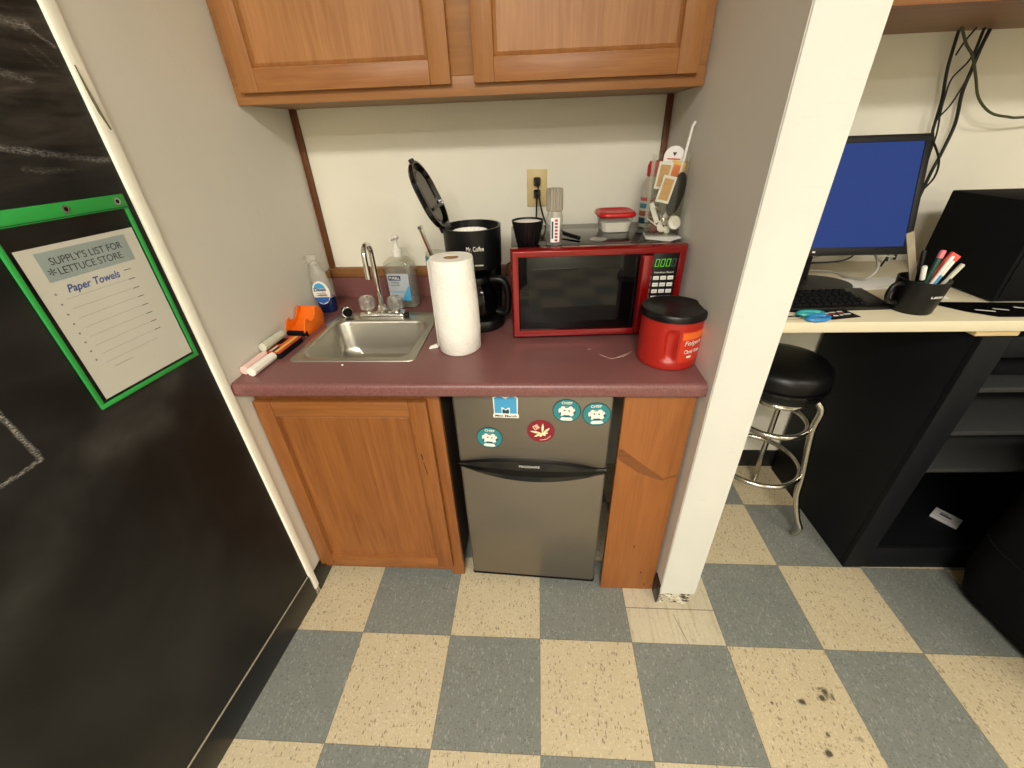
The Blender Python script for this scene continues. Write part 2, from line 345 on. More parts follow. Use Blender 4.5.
def text(name, s, m, parent, loc, width=None, height=None, ex=.0004, rot=(math.pi / 2, 0, 0), curve=None, shear=0, bold=0):
    c = bpy.data.curves.new('t', 'FONT'); c.body = s; c.align_x = 'CENTER'; c.align_y = 'CENTER'; c.size = 1; c.extrude = 0; c.offset = bold; c.shear = shear
    t = bpy.data.objects.new('t', c); COL.objects.link(t); dg = bpy.context.evaluated_depsgraph_get(); dg.update()
    me = bpy.data.meshes.new_from_object(t.evaluated_get(dg)); bpy.data.objects.remove(t); bpy.data.curves.remove(c)
    xs = [v.co.x for v in me.vertices]; ys = [v.co.y for v in me.vertices]
    W = max(xs) - min(xs); H = max(ys) - min(ys); cx = (max(xs) + min(xs)) / 2; cy = (max(ys) + min(ys)) / 2
    sx = width / W if width else height / H; sy = height / H if height else sx
    if not width: sx = sy
    bm = bmesh.new(); bm.from_mesh(me); bpy.data.meshes.remove(me)
    r = bmesh.ops.extrude_face_region(bm, geom=list(bm.faces)); nv = [g for g in r['geom'] if isinstance(g, bmesh.types.BMVert)]
    for v in bm.verts: v.co.x = (v.co.x - cx) * sx; v.co.y = (v.co.y - cy) * sy
    for v in nv: v.co.z += ex
    if curve:  # wrap round a vertical cylinder of this radius (text local x along the surface)
        for v in bm.verts:
            a = v.co.x / curve; rad = curve + v.co.z; v.co.x, v.co.z = rad * math.sin(a), rad * math.cos(a) - curve
    bmesh.ops.recalc_face_normals(bm, faces=bm.faces)
    m2 = bpy.data.meshes.new(name); bm.to_mesh(m2); bm.free(); m2.materials.append(m)
    o = bpy.data.objects.new(name, m2); COL.objects.link(o); o.parent = parent; o.location = loc; o.rotation_euler = rot
    return o
def arc(cx, cy, rx, ry, a0, a1, n):
    return [(cx + rx * math.cos(math.radians(a0 + (a1 - a0) * i / n)), cy + ry * math.sin(math.radians(a0 + (a1 - a0) * i / n))) for i in range(n + 1)]
def smoothpts(pts, n=6):
    P = [Vector(p) for p in pts]; out = []
    for i in range(len(P) - 1):
        a = P[max(i - 1, 0)]; b = P[i]; c = P[i + 1]; d = P[min(i + 2, len(P) - 1)]
        for k in range(n):
            t = k / n; out.append(.5 * ((2 * b) + (c - a) * t + (2 * a - 5 * b + 4 * c - d) * t * t + (3 * b - a - 3 * c + d) * t ** 3))
    out.append(P[-1]); return [tuple(p) for p in out]

# ---------------------------------------------------------------- setting
XL, XR, YB, YC, H, XP, YP = -.833, .4198, .8686, .1583, .9046, .5387, .1352
RX = 3.2; RY = -5.2
struct('floor', B().box(-2.2, RX + .1, RY - .1, YB + .1, -.05, 0), M_FLOOR)
struct('ceiling', B().box(-2.2, RX + .1, RY - .1, YB + .1, CEIL, CEIL + .05), M_CEIL)
struct('wall_back', B().box(XL - .1, RX + .1, YB, YB + .1, 0, CEIL), M_WALL)
struct('wall_left', B().box(XL - .1, XL, .135, YB, 0, CEIL), M_SIDE)
struct('wall_right', B().box(RX, RX + .1, RY, YB, 0, CEIL), M_WALL)
struct('wall_front', B().box(-2.2, RX, RY - .1, RY, 0, CEIL), M_WALL)
D = Vector((-.105, -.9945, 0)).normalized(); ANG = math.atan2(D.y, D.x)
# chalkboard wall: its own frame, x runs along the wall towards the room, y towards the back of the wall
cw = struct('wall_chalkboard', B().box(0, 5.3, -.1, 0, .0, CEIL), M_CHALK); cw.location = (-.836, .13, 0); cw.rotation_euler = (0, 0, ANG)
bb = struct('baseboard_left', B().box(.004, 5.3, 0, .006, 0, .113), M_BBASE, bevel=.0015); bb.location = cw.location; bb.rotation_euler = cw.rotation_euler
tt = struct('trim_1', B().box(.006, 5.3, 0, .0045, .1135, .1152), M_BEIGE); tt.location = cw.location; tt.rotation_euler = cw.rotation_euler
def corner_bead():
    b = B(); n = 60; rnd = random.Random(3); L = []
    for i in range(n + 1):
        z = .035 + (CEIL - .037) * i / n; j = rnd.uniform(-.0012, .0012) if z > .2 else rnd.uniform(-.003, .002)
        L.append([(-.8385, .1275, z), (-.830 + j * .4, .1295, z), (-.8265, .136, z), (-.8275, .152 + j, z), (-.8345, .158 + j, z), (-.842, .14, z)])
    return b.loops(L)
struct('trim_2', corner_bead(), M_TRIMW)
struct('trim_7', B().tube([(-.8265, .1325, 1.585), (-.8258, .134, 1.55), (-.8258, .138, 1.515), (-.8262, .146, 1.487)], [.0008, .0018, .0026, .0012], 8), mat('paint_crack', (96, 90, 66), .8))
struct('trim_3', B().loops([[(-.838, .131, z), (-.830 + k, .1315, z), (-.829, .14 + k, z), (-.834, .147, z), (-.842, .14, z)] for z, k in ((0.001, .002), (.012, -.001), (.02, .003), (.035, 0))]), M_PLASTER)
struct('baseboard_alcove', B().box(XL, XL + .006, .15, .262, 0, .1), M_BBASE, bevel=.0015)
struct('baseboard_back', B().box(XP, RX, YB - .006, YB, 0, .1), M_BBASE, bevel=.0015)
struct('wall_divider', B().box(XR, XP, YP, YB, .062, CEIL), [M_POST], bevel=.003)
# alcove face of the divider, in the alcove wall tone
struct('wall_divider_face', B().box(XR - .0012, XR, YP + .004, YB, .075, CEIL), M_SIDE)
def chipped():
    b = B(); rnd = random.Random(5)
    L = []
    for k, z in enumerate((0, .008, .02, .03, .042, .052, .064)):
        l = []
        base = [(XR + .002 + i * .0145, YP + .006) for i in range(8)] + [(XP - .006, YP + .02), (XP - .006, YB - .01), (XR + .004, YB - .01), (XR + .004, YP + .02)]
        for (x, y) in base: l.append((x + rnd.uniform(-.002, .002), y + (rnd.uniform(-.006, .008) if y < .2 else 0), z))
        L.append(l)
    return b.loops(L)
struct('trim_4', chipped(), M_PLASTER, smooth=0)
struct('baseboard_divider', B().box(XR - .007, XR - .0013, YP + .006, .19, 0, .1), M_BBASE, bevel=.001)
# corner strips of the recess
struct('trim_5', B().box(XL, XL + .022, YB - .012, YB, 1.024, 1.545), M_TRIM, bevel=.002)
struct('trim_6', B().box(XR - .021, XR - .0012, YB - .012, YB, 1.024, 1.545), M_TRIM, bevel=.002)
# ceiling fixtures (above and behind the view); last two only dress the added fill lamps
for i, (x, y, sx, sy, e) in enumerate(LIGHTS):
    if e <= 0: continue
    lab = ['long recessed ceiling light over the kitchenette front', 'long recessed ceiling light over the desk side', 'added long fill light furthest behind, over the open room', 'added fill light beside the chalkboard wall, turned lengthwise'][i]
    t = thing('ceiling_or_fill_light', lab, 'light', (x, y, CEIL), 0, 'ceiling lights')
    b = B(); w_, h_ = sx / 2 + .04, sy / 2 + .04
    b.box(-w_, w_, -h_, -h_ + .035, -.065, 0).box(-w_, w_, h_ - .035, h_, -.065, 0).box(-w_, -w_ + .035, -h_ + .035, h_ - .035, -.065, 0).box(w_ - .035, w_, -h_ + .035, h_ - .035, -.065, 0)
    obj('lamp_housing', b, M_WHITE, t); obj('diffuser', B().box(-sx / 2, sx / 2, -sy / 2, sy / 2, -.05, -.045), M_TUBE, t)

# ---------------------------------------------------------------- framed door builder (raised/recessed panel)
def frame_door(w_, h, th, stile, mats, name='door', parent=None, rail=None, panel_back=.009):
    """local: x 0..w, y 0(front)..th, z 0..h"""
    rail = rail or stile
    fr = B(); fr.mi = 0
    fr.box(0, stile, 0, th, 0, h).box(w_ - stile, w_, 0, th, 0, h); fr.mi = 1
    fr.box(stile, w_ - stile, 0, th, 0, rail).box(stile, w_ - stile, 0, th, h - rail, h)
    d = obj(name, fr, mats[:2], parent, bevel=.0022, seg=2)
    p = B(); a = .010
    L = [[(stile, panel_back - .004, rail), (w_ - stile, panel_back - .004, rail), (w_ - stile, panel_back - .004, h - rail), (stile, panel_back - .004, h - rail)]]
    L.append([(stile + .003, panel_back + .004, rail + .003), (w_ - stile - .003, panel_back + .004, rail + .003), (w_ - stile - .003, panel_back + .004, h - rail - .003), (stile + .003, panel_back + .004, h - rail - .003)])
    L.append([(stile + a, panel_back, rail + a), (w_ - stile - a, panel_back, rail + a), (w_ - stile - a, panel_back, h - rail - a), (stile + a, panel_back, h - rail - a)])
    p.loops(L, False, True)
    obj('door_panel', p, mats[2], d, smooth=20)
    return d

# ---------------------------------------------------------------- upper cabinet
YU, ZU = .5874, 1.5442
t = thing('wall_cabinet', 'oak wall cabinet with two framed doors above the sink counter', 'cabinet', (0, 0, ZU))
ztop = 2.2 - ZU
b = B(); b.box(XL + .001, XR - .003, YU + .019, YB - .001, .0015, ztop)
obj('cabinet_body', b, M_UNDER, t, bevel=.001)
b = B(); z0 = 0
b.box(XL + .001, XR - .003, YU, YU + .019, 0, .045).box(XL + .001, XR - .003, YU, YU + .019, ztop - .05, ztop)
for (a, c) in ((XL + .001, -.79), (-.25, -.155), (.375, XR - .003)): b.box(a, c, YU, YU + .019, .045, ztop - .05)
obj('face_frame', b, M_UF, t, bevel=.0015)
for (a, c) in ((-.806, -.234), (-.173, .392)):
    d = frame_door(c - a, .58, .019, .053, (M_UW, M_UWX, M_UW), parent=t); d.location = (a, YU - .0195, .026)

# ---------------------------------------------------------------- base cabinet, filler, counter
YF = .222
t = thing('base_cabinet', 'oak base cabinet with a single framed door under the sink', 'cabinet', (-.56, YF, 0))
ox, oy = .56, -YF
b = B(); CX1 = -.288
b.box(XL + .001 + ox, XL + .017 + ox, YF + .019 + oy, .84 + oy, .075, .862).box(CX1 - .016 + ox, CX1 - .0005 + ox, YF + .019 + oy, .84 + oy, .075, .862).box(XL + .017 + ox, CX1 - .016 + ox, .825 + oy, .84 + oy, .075, .862).box(XL + .017 + ox, CX1 - .016 + ox, YF + .019 + oy, .825 + oy, .075, .092).box(XL + .008 + ox, CX1 + ox - .012, .27 + oy, .84 + oy, 0, .075)
obj('cabinet_body', b, M_DARKIN, t, bevel=.001)
b = B()
b.box(XL + .001 + ox, XL + .04 + ox, 0, .019, .04, .862).box(-.335 + ox, CX1 + ox, 0, .019, .012, .862)
b.box(XL + .04 + ox, -.335 + ox, 0, .019, .04, .09).box(XL + .04 + ox, -.335 + ox, 0, .019, .8, .862)
obj('face_frame', b, M_LW, t, bevel=.0015)
d = frame_door(.507, .741, .019, .052, (M_LW, M_LWX, M_LW), parent=t); d.location = (-.829 + ox, -.0198, .079)
b = B().box(0, .0016, -.0006, .0006, 0, .05)
b.xf(Matrix.Rotation(-.12, 4, 'Y')); sc_ = obj('gouge', b, M_DARKIN, d); sc_.location = (.475, -.0003, .47)
sc2 = obj('gouge', B().box(0, .003, -.0006, .0006, 0, .022).xf(Matrix.Rotation(-.1, 4, 'Y')), M_DARKIN, d); sc2.location = (.468, -.0003, .53)

t = thing('filler_panel', 'wide orange-brown wood filler panel between the small fridge and the white post', 'panel', (.32, .19, 0))
b = B(); b.box(.224 - .32, XR - .0085 - .32, 0, .022, .001, .864)
obj('panel_board', b, M_PAN, t, bevel=.002)
b = B(); P = [(-.094, .668), (-.086, .67), (-.05, .638), (-.01, .604), (.03, .572), (.048, .556), (.060, .562), (.086, .572), (.085, .566), (.060, .556), (.046, .549), (.02, .556), (-.03, .580), (-.07, .612), (-.094, .632)]
b.prism(P, 'Y', -.0006, .001); obj('scorch_mark', b, wood('worn_wood', (92, 54, 24), (136, 84, 42), 'X', rough=.7), t, smooth=0)
for (zz, xx) in ((.1, .04), (.24, .0), (.03, .06)):
    obj('scuff', B().prism(arc(xx, zz, .002, .006, 0, 330, 8), 'Y', -.0005, .001), M_DARKIN, t, smooth=0)

t = thing('countertop', 'mauve laminate countertop with rounded front edge and low backsplash', 'countertop', (0, 0, H - .038))
b = B(); r = .014; zt, zb = .038, 0
prof = [(.30, zb), (.30, zt)] + [(YC + r + r * math.cos(math.radians(a)) * 1.0, zt - r + r * math.sin(math.radians(a))) for a in range(90, 181, 15)] + [(YC + .006 + .006 * math.cos(math.radians(a)), zb + .006 + .006 * math.sin(math.radians(a))) for a in range(180, 271, 30)]
b.prism(prof, 'X', XL + .0005, XR - .0025)
SX0, SX1, SY1 = -.722, -.378, .60
b.box(XL + .0005, SX0, .3, .85, zb, zt).box(SX1, XR - .0025, .3, .85, zb, zt).box(SX0, SX1, SY1, .85, zb, zt)
obj('counter_slab', b, M_LAM, t, smooth=35)
b = B(); b.prism([(.85, 0), (.85, .078 + zt), (.8535, .0815 + zt), (YB - .001, .0815 + zt), (YB - .001, 0)], 'X', XL + .0005, XR - .0025)
obj('backsplash', b, M_LAM, t, smooth=20)
b = B(); b.box(XL + .0005, XR - .0025, YB - .026, YB - .0005, zt + .082, zt + .117)
b.box(XL + .0005, XL + .013, YB - .05, YB - .0265, zt + .086, zt + .115)
obj('wood_strip', b, M_TRIMX, t, bevel=.003)

cs = bpy.data.objects['counter_slab']
M_SCR = mat('pale_scratch', (190, 160, 150), .7)
for pts in ([(.17, .325), (.20, .30), (.235, .315), (.262, .345)], [(.215, .308), (.245, .33)], [(.14, .36), (.146, .362)]):
    obj('scratch', B().tube([(x, y, .0381) for x, y in pts], .0008, 6), M_SCR, cs.parent)
# ---------------------------------------------------------------- sink, faucet, stopper
SCX, SCY = -.551, .476
t = thing('bar_sink', 'square stainless steel drop-in bar sink set into the counter', 'sink', (SCX, SCY, H))
bx, by = -.551 - SCX, .449 - SCY
L = [rr(0, 0, .380, .380, .022, .0002, 8), rr(0, 0, .378, .378, .022, .003, 8), rr(0, 0, .366, .366, .02, .0042, 8), rr(bx, by, .338, .284, .045, .0035, 8), rr(bx, by, .330, .276, .045, .0015, 8), rr(bx, by, .324, .270, .045, -.006, 8),
     rr(bx, by, .312, .258, .05, -.09, 8), rr(bx, by, .296, .242, .06, -.118, 8), rr(bx, by, .24, .19, .06, -.128, 8), rr(bx, by + .01, .09, .09, .0449, -.131, 8)]
b = B(); b.loops(L, False, False); obj('basin', b, M_STEEL, t, smooth=50)
b = B().lathe([(.0448, -.1312), (.042, -.1305), (.036, -.134), (.012, -.1345), (.001, -.1345)], (bx, by + .01, 0), 32, False); obj('drain', b, M_DCHROME, t)
FX, FY = -.560, .626
t = thing('faucet', 'chrome gooseneck bar faucet with two clear knobs at the back of the sink', 'faucet', (FX, FY, H + .004))
b = B(); b.loops([rr(0, 0, .168, .05, .012, 0), rr(0, 0, .168, .05, .012, .012), rr(0, 0, .158, .042, .012, .019)]); b.bevel(.002, 2)
obj('faucet_base', b, M_CHROME, t)
b = B().lathe([(.02, .018), (.02, .026), (.016, .03), (.013, .042), (.009, .045), (.001, .045)], (0, 0, 0), 24); obj('spout_collar', b, M_CHROME, t)
gr = .036; gx = .06
pts = [(0, 0, .04), (0, 0, .12)] + [(0, 0, .17)] + [(gx * gr * (1 - math.cos(math.radians(18 * i))), -gr + gr * math.cos(math.radians(18 * i)), .222 + gr * math.sin(math.radians(18 * i))) for i in range(0, 11)] + [(gx * gr * 2, -2 * gr, .195)]
b = B().tube(pts, .0085, 14); b.cyl((gx * gr * 2, -2 * gr, .2), (gx * gr * 2, -2 * gr, .158), .0105, n=14)
obj('spout', b, M_CHROME, t)
for sx in (-1, 1):
    b = B(); b.lathe([(.013, .018), (.013, .026), (.001, .026)], (sx * .051, 0, 0), 20); obj('handle_stem', b, M_CHROME, t)
    n = 10; L = []
    for r_, z in ((.018, .027), (.027, .033), (.029, .05), (.027, .066), (.020, .073), (.006, .074)):
        L.append([(sx * .051 + (r_ * (1 if k % 2 else .9)) * math.cos(math.pi * k / n), (r_ * (1 if k % 2 else .9)) * math.sin(math.pi * k / n), z) for k in range(2 * n)])
    b = B().loops(L); hk = obj('knob', b, M_KNOB, t, smooth=20, label='clear faceted knob')
    obj('knob_cap', B().lathe([(.008, .0745), (.008, .077), (.001, .078)], (sx * .051, 0, 0), 16), M_CHROME, hk)
b = B().cyl((.084, -.01, .008), (.094, -.01, .008), .009, n=14); obj('side_plug', b, M_BLK, t)
t = thing('sink_stopper', 'small chrome and black sink stopper resting on the sink corner', 'stopper', (-.694, .63, H + .0215), .6)
b = B().cyl((0, .016, 0), (0, -.012, 0), .017, .019, 20); obj('stopper_body', b, M_CHROME, t, bevel=.002)
b = B().cyl((0, -.0125, 0), (0, -.024, 0), .0165, .013, 20); obj('stopper_seal', b, M_BLKM, t)

# ---------------------------------------------------------------- countertop goods, left
# dish spray bottle
def bottle_loops(data, n=6):
    return [rr(cx, cy, w_, d_, min(w_, d_) * .49, z, n) for (w_, d_, z, cx, cy) in data]
t = thing('dish_spray_bottle', 'clear dish spray bottle with navy base and blue label by the left wall', 'bottle', (-.792, .694, H), math.radians(4))
S = [(.058, .04, 0, 0, 0), (.066, .046, .006, 0, 0), (.068, .048, .05, 0, 0)]
b = B().loops(bottle_loops(S + [(.066, .046, .056, 0, 0)])); obj('liquid_base', b, M_BLUELIQ, t)
b = B().loops(bottle_loops([(.066, .046, .0565, 0, 0), (.066, .046, .09, -.002, 0), (.058, .042, .125, -.006, 0), (.044, .036, .15, -.010, 0), (.032, .03, .165, -.012, 0), (.026, .026, .172, -.012, 0)])); obj('bottle_body', b, M_CLEARH, t)
b = B().lathe([(.015, .1725), (.015, .182), (.012, .186)], (-.012, 0, 0), 20); b.loops([rr(-.014, 0, .034, .022, .008, .1865), rr(-.016, 0, .042, .022, .008, .2), rr(-.018, 0, .036, .018, .008, .207)])
b.cyl((-.034, 0, .199), (-.048, 0, .199), .006, n=12); obj('spray_head', b, M_CLEARH, t)
b = B().tube([(-.03, 0, .19), (-.036, 0, .178), (-.036, 0, .165)], .0035, 8); obj('trigger', b, M_CLEARH, t)
lb = B(); lb.loops([[(x, -.0235 + .004 * (x / .03) ** 2 - .0005, z) for x, z in arc(-.002, .078, .031, .043, 0, 345, 23)], [(x, -.0235 + .004 * (x / .03) ** 2 - .0016, z) for x, z in arc(-.002, .078, .031, .043, 0, 345, 23)]])
lo = obj('front_label', lb, M_WHITE, t)
obj('label_arch', B().prism(arc(-.003, .095, .019, .019, 0, 180, 12), 'Y', -.0262, -.0252), M_LBLUE, lo, smooth=0)
obj('label_band', B().prism([(-.029, .062), (.025, .062), (.018, .047), (-.003, .037), (-.022, .047)], 'Y', -.0262, -.0252), mat('label_blue', (48, 96, 168), .5), lo, smooth=0)
text('lettering', 'Dawn', mat('label_navy', (30, 50, 100), .5), lo, (-.003, -.0263, .091), width=.042, height=.013, bold=.02)
obj('print_line', B().box(-.018, .014, -.0258, -.0252, .0765, .0785), M_GREYINK, lo)
obj('print_line', B().box(-.018, .018, -.0258, -.0252, .068, .0715), mat('label_rust', (130, 84, 62), .5), lo)
# hand sanitizer
t = thing('hand_sanitizer_bottle', 'large clear hand sanitizer pump bottle behind the sink', 'bottle', (-.512, .745, H), math.radians(-4)); t.scale = (1, 1, 1.05)
b = B(); b.loops([rr(0, 0, .108, .064, .018, 0), rr(0, 0, .114, .068, .02, .006), rr(0, 0, .114, .068, .02, .135), rr(0, 0, .106, .062, .024, .158), rr(0, 0, .07, .05, .024, .172), rr(0, 0, .036, .036, .0178, .177)]); obj('bottle_body', b, M_CLEAR, t)
b = B(); b.loops([rr(0, 0, .104, .06, .018, .004), rr(0, 0, .106, .061, .018, .134), rr(0, 0, .102, .058, .02, .148)]); obj('gel', b, M_GEL, t)
b = B().lathe([(.018, .1775), (.0185, .198), (.012, .203), (.006, .212), (.006, .232), (.001, .232)], (0, 0, 0), 20); b.loops([rr(0, 0, .026, .018, .007, .2325), rr(0, -.004, .028, .024, .007, .24), rr(0, -.004, .022, .018, .007, .245)]); b.cyl((0, -.01, .239), (-.004, -.036, .236), .005, .004, 12)
obj('pump', b, M_WHITE, t)
b = B().loops([rr(0, 0, .086, .07, .004, .028, 1), rr(0, 0, .086, .07, .004, .125, 1)], False, False)
lb = obj('front_label', B().box(-.04, .04, -.0356, -.0348, .03, .125), clear('printed_clear_label', (236, 242, 246), .03, .2, .35), t)
obj('label_wave', B().prism([(.0, .03), (.04, .03), (.04, .088), (.03, .074), (.015, .05)], 'Y', -.0364, -.0357), M_LBLUE, lb, smooth=0)
obj('label_badge', B().box(-.034, .010, -.0366, -.0357, .102, .118), mat('label_navy2', (30, 42, 84), .5), lb)
text('lettering', 'PURELL', M_WHITE, lb, (-.012, -.0367, .110), width=.038, height=.009, bold=.02)
text('lettering', 'ADVANCED\nHand Sanitizer', M_INK, lb, (-.012, -.0357, .09), width=.034, height=.014)
obj('label_stripe', B().box(-.034, .02, -.0364, -.0357, .06, .063), M_LBLUE, lb)
# tape dispenser gun / orange caddy
t = thing('tape_dispenser', 'orange plastic tape dispenser with rounded side cheeks by the left wall', 'tape dispenser', (-.794, .520, H), math.radians(-6))
def cheek(x):
    P = [(-.055, 0), (.045, 0), (.056, .014), (.060, .036), (.052, .058), (.034, .070), (.020, .066), (.014, .052), (.004, .040), (-.010, .036), (-.022, .042), (-.026, .052), (-.038, .048), (-.050, .034), (-.057, .014)]
    return B().prism(P, 'X', x - .0016, x + .0016)
obj('side_cheek', cheek(.028), M_ORANGE, t, bevel=.001); obj('side_cheek', cheek(-.030), M_ORANGE, t, bevel=.001)
b = B(); P = [(.046 - .096 * u, .064 - .052 * u - .062 * u * (1 - u)) for u in [i / 14 for i in range(15)]]; Q = [(x, z - .003) for x, z in P[::-1]]
b.prism(P + Q, 'X', -.0283, .0263); b.box(-.0283, .0263, -.048, .04, .0, .003); obj('curved_bridge', b, M_ORANGE, t)
b = B().prism([(-.055, .002), (-.045, .002), (-.048, .018), (-.058, .014)], 'X', -.03, .032); obj('cutting_edge', b, M_BLKM, t)
b = B().cyl((-.0283, .034, .030), (.0263, .034, .030), .010, n=20); obj('hub', b, M_ORANGE, t); t.scale = (1.14, 1.05, 1.05)
# small tool box (flat boxed set) and chalk
t = thing('marker_box', 'flat black and orange box lying beside the tape dispenser', 'box', (-.789, .366, H), math.radians(-4))
b = B().box(-.026, .026, -.06, .06, 0, .018); obj('tray', b, M_BLKM, t, bevel=.002)
obj('cover', B().box(-.0265, .0265, -.0605, .0605, .0182, .0205), mat('brick_red_card', (176, 62, 36), .5), t, bevel=.0005)
for (x0, x1, y0, y1, m) in ((.006, .016, -.055, .055, M_YEL), (-.004, .003, -.01, .055, M_ORANGE), (-.014, -.006, -.05, -.012, M_CHALKG), (-.022, -.006, -.0, .04, M_BLK), (-.003, .004, -.05, -.02, M_BLK)):
    obj('cover_stripe', B().box(x0, x1, y0, y1, .0206, .0212), m, t)
def chalk(loc, rz, m, lab, L=.085, r=.0133, tilt=0):
    o = obj('chalk_stick', B().cyl((0, -L / 2, 0), (0, L / 2, 0), r, r * .93, 8), m, smooth=0, bevel=.0015)
    o.location = loc; o.rotation_euler = (tilt, 0, rz); return tag(o, lab, 'chalk', 'thick chalk sticks')
chalk((-.8185, .262, H + .0135), math.radians(-2), M_PINK, 'pinkish thick chalk stick at the counter edge against the wall', .1)
chalk((-.790, .252, H + .0135), math.radians(-4), M_CHALKW, 'white thick chalk stick right of the pink one', .1)
chalk((-.8155, .361, H + .0349), math.radians(-3), M_CHALKG, 'greyish thick chalk stick resting on top of the flat box', .1)

# ---------------------------------------------------------------- paper towels, tumbler, coffee maker
t = thing('paper_towel_roll', 'standing roll of white quilted paper towels beside the sink', 'paper towels', (-.2425, .378, H))
b = B(); n = 48; L = []
for z, r_ in ((0, .058), (.004, .062), (.07, .0635), (.15, .0645), (.22, .062), (.268, .0595), (.272, .058)):
    L.append([((r_ + .0015 * math.sin(3 * a + z * 20)) * math.cos(a), (r_ + .0015 * math.sin(3 * a + z * 20)) * math.sin(a), z) for a in [2 * math.pi * i / n for i in range(n)]])
L += [[(.021 * math.cos(a), .021 * math.sin(a), z) for a in [2 * math.pi * i / n for i in range(n)]] for z in (.2715, .0)]
b.loops(L, False, False, closed=True); obj('towel_roll', b, M_TOWEL, t, smooth=50)
obj('cardboard_core', B().loops([[(r_ * math.cos(a), r_ * math.sin(a), z) for a in [2 * math.pi * i / 32 for i in range(32)]] for r_, z in ((.0208, .001), (.0208, .27), (.0192, .27), (.0192, .001))], False, False, closed=True), M_CARD, t)
b = B().loops([[(-.062, -.012, .01), (-.064, -.016, .01), (-.064, -.016, .265), (-.062, -.012, .265)], [(-.058, .02, .012), (-.060, .021, .012), (-.0665, .02, .262), (-.0635, .018, .262)]]); obj('loose_sheet', b, M_TOWEL, t)
o = obj('paper_scrap', B().loops([[(-.014, -.006, 0), (.014, -.004, 0), (.016, .006, .0), (-.010, .007, 0)], [(-.012, -.005, .006), (.012, -.003, .012), (.013, .005, .012), (-.009, .005, .006)]]), M_TOWEL, bevel=.001)
o.location = (-.325, .375, H + .0003); o.rotation_euler = (0, 0, .3); tag(o, 'small crumpled white scrap at the foot of the paper towel roll', 'paper scrap')
o = obj('paper_scrap', B().lathe([(.001, 0), (.003, .0005), (.0025, .003), (.0005, .004)], n=8), M_TOWEL); o.location = (-.565, .265, H + .0003); tag(o, 'tiny white crumb on the counter in front of the sink', 'crumb')

t = thing('glass_tumbler', 'tall clear tumbler behind the paper towels', 'tumbler', (-.372, .74, H))
b = B().lathe([(.030, 0), (.032, .004), (.036, .2), (.034, .2), (.0295, .008), (.001, .008)], (0, 0, 0), 28); obj('tumbler_wall', b, M_CLEARG, t)
obj('printed_band', B().loops([[(r_ * math.cos(a), r_ * math.sin(a), z) for a in [math.pi * (1.02 + .5 * i / 12) for i in range(13)]] + [((r_ - .001) * math.cos(a), (r_ - .001) * math.sin(a), z) for a in [math.pi * (1.52 - .5 * i / 12) for i in range(13)]] for r_, z in ((.037, .145), (.0375, .188))]), M_TEAL, t)
t2 = thing('metal_tongs', 'metal kitchen tongs standing in the tumbler behind the paper towels', 'tongs', (-.372, .74, H + .008))
for k in (-1, 1):
    obj('tong_arm', B().tube([(.010, .004 * k, .002), (-.012, .006 * k, .17), (-.042, .009 * k, .272)], [.003, .005, .0055], 8), M_CHROME, t2)
obj('tong_spring', B().cyl((-.042, -.012, .274), (-.042, .012, .274), .007, n=12), M_CHROME, t2)

t = thing('coffee_maker', 'black drip coffee maker with its lid flipped open', 'coffee maker', (-.212, .592, H), math.radians(4))
b = B(); b.loops([rr(0, .0, .178, .222, .08, 0, 8), rr(0, .0, .182, .226, .082, .008, 8), rr(0, .0, .182, .226, .082, .026, 8), rr(0, .0, .172, .216, .08, .034, 8)]); obj('base', b, M_BLK, t)
b = B(); b.loops([rr(0, .078, .165, .066, .025, .034), rr(0, .078, .168, .068, .025, .185)]); obj('water_tank', b, M_BLK, t)
b = B(); b.loops([rr(0, .008, .15, .17, .074, .186, 8), rr(0, .006, .174, .196, .085, .198, 8), rr(0, .006, .178, .2, .0885, .30, 8), rr(0, .006, .178, .2, .0885, .312, 8), rr(0, .006, .164, .186, .08, .312, 8), rr(0, .006, .158, .18, .078, .285, 8), rr(0, .006, .13, .15, .062, .272, 8)]); obj('brew_head', b, M_BLK, t)
b = B().lathe([(.05, .2745), (.058, .298), (.056, .298), (.046, .284), (.001, .2825)], (-.005, -.012, 0), 30); fb = obj('filter_basket', b, M_BLKG, t)
n = 40; L = [[(-.005 + r_ * (1 + .05 * (k % 2)) * math.cos(2 * math.pi * k / n), -.012 + r_ * (1 + .05 * (k % 2)) * math.sin(2 * math.pi * k / n), z) for k in range(n)] for r_, z in ((.040, .2865), (.052, .3005), (.0505, .3005), (.039, .2875))]
obj('paper_filter', B().loops(L, False, True), M_TOWEL, fb, smooth=0)
obj('water_window', B().loops([rr(-.045, .072, .05, .02, .009, .2725), rr(-.045, .072, .05, .02, .009, .288)]), M_CLEARH, t)
b = B().lathe([(.055, .0345), (.066, .038), (.072, .06), (.072, .10), (.062, .13), (.05, .146), (.048, .152), (.001, .152)], (0, -.02, 0), 36); cf = obj('carafe', b, M_GLASSD, t, label='dark glass carafe with black handle')
obj('carafe_band', B().lathe([(.0500, .1465), (.0535, .147), (.054, .158), (.050, .165), (.001, .170)], (0, -.02, 0), 32), M_BLK, cf)
obj('carafe_handle', B().tube(smoothpts([(.050, -.045, .155), (.080, -.050, .156), (.100, -.052, .135), (.104, -.052, .09), (.096, -.050, .045), (.066, -.04, .045)], 5), [.012] * 26, 10), M_BLK, cf)
obj('power_switch', B().box(.052, .068, -.068, -.0665, .012, .024), M_RED, t)
text('lettering', 'Mr. Coffee', M_WHITE, t, (.012, -.0945, .262), width=.052, height=.013, curve=.13)
obj('switch_mark', B().box(.008, .034, -.0965, -.0945, .212, .216), M_CHALKG, t, bevel=.0005)
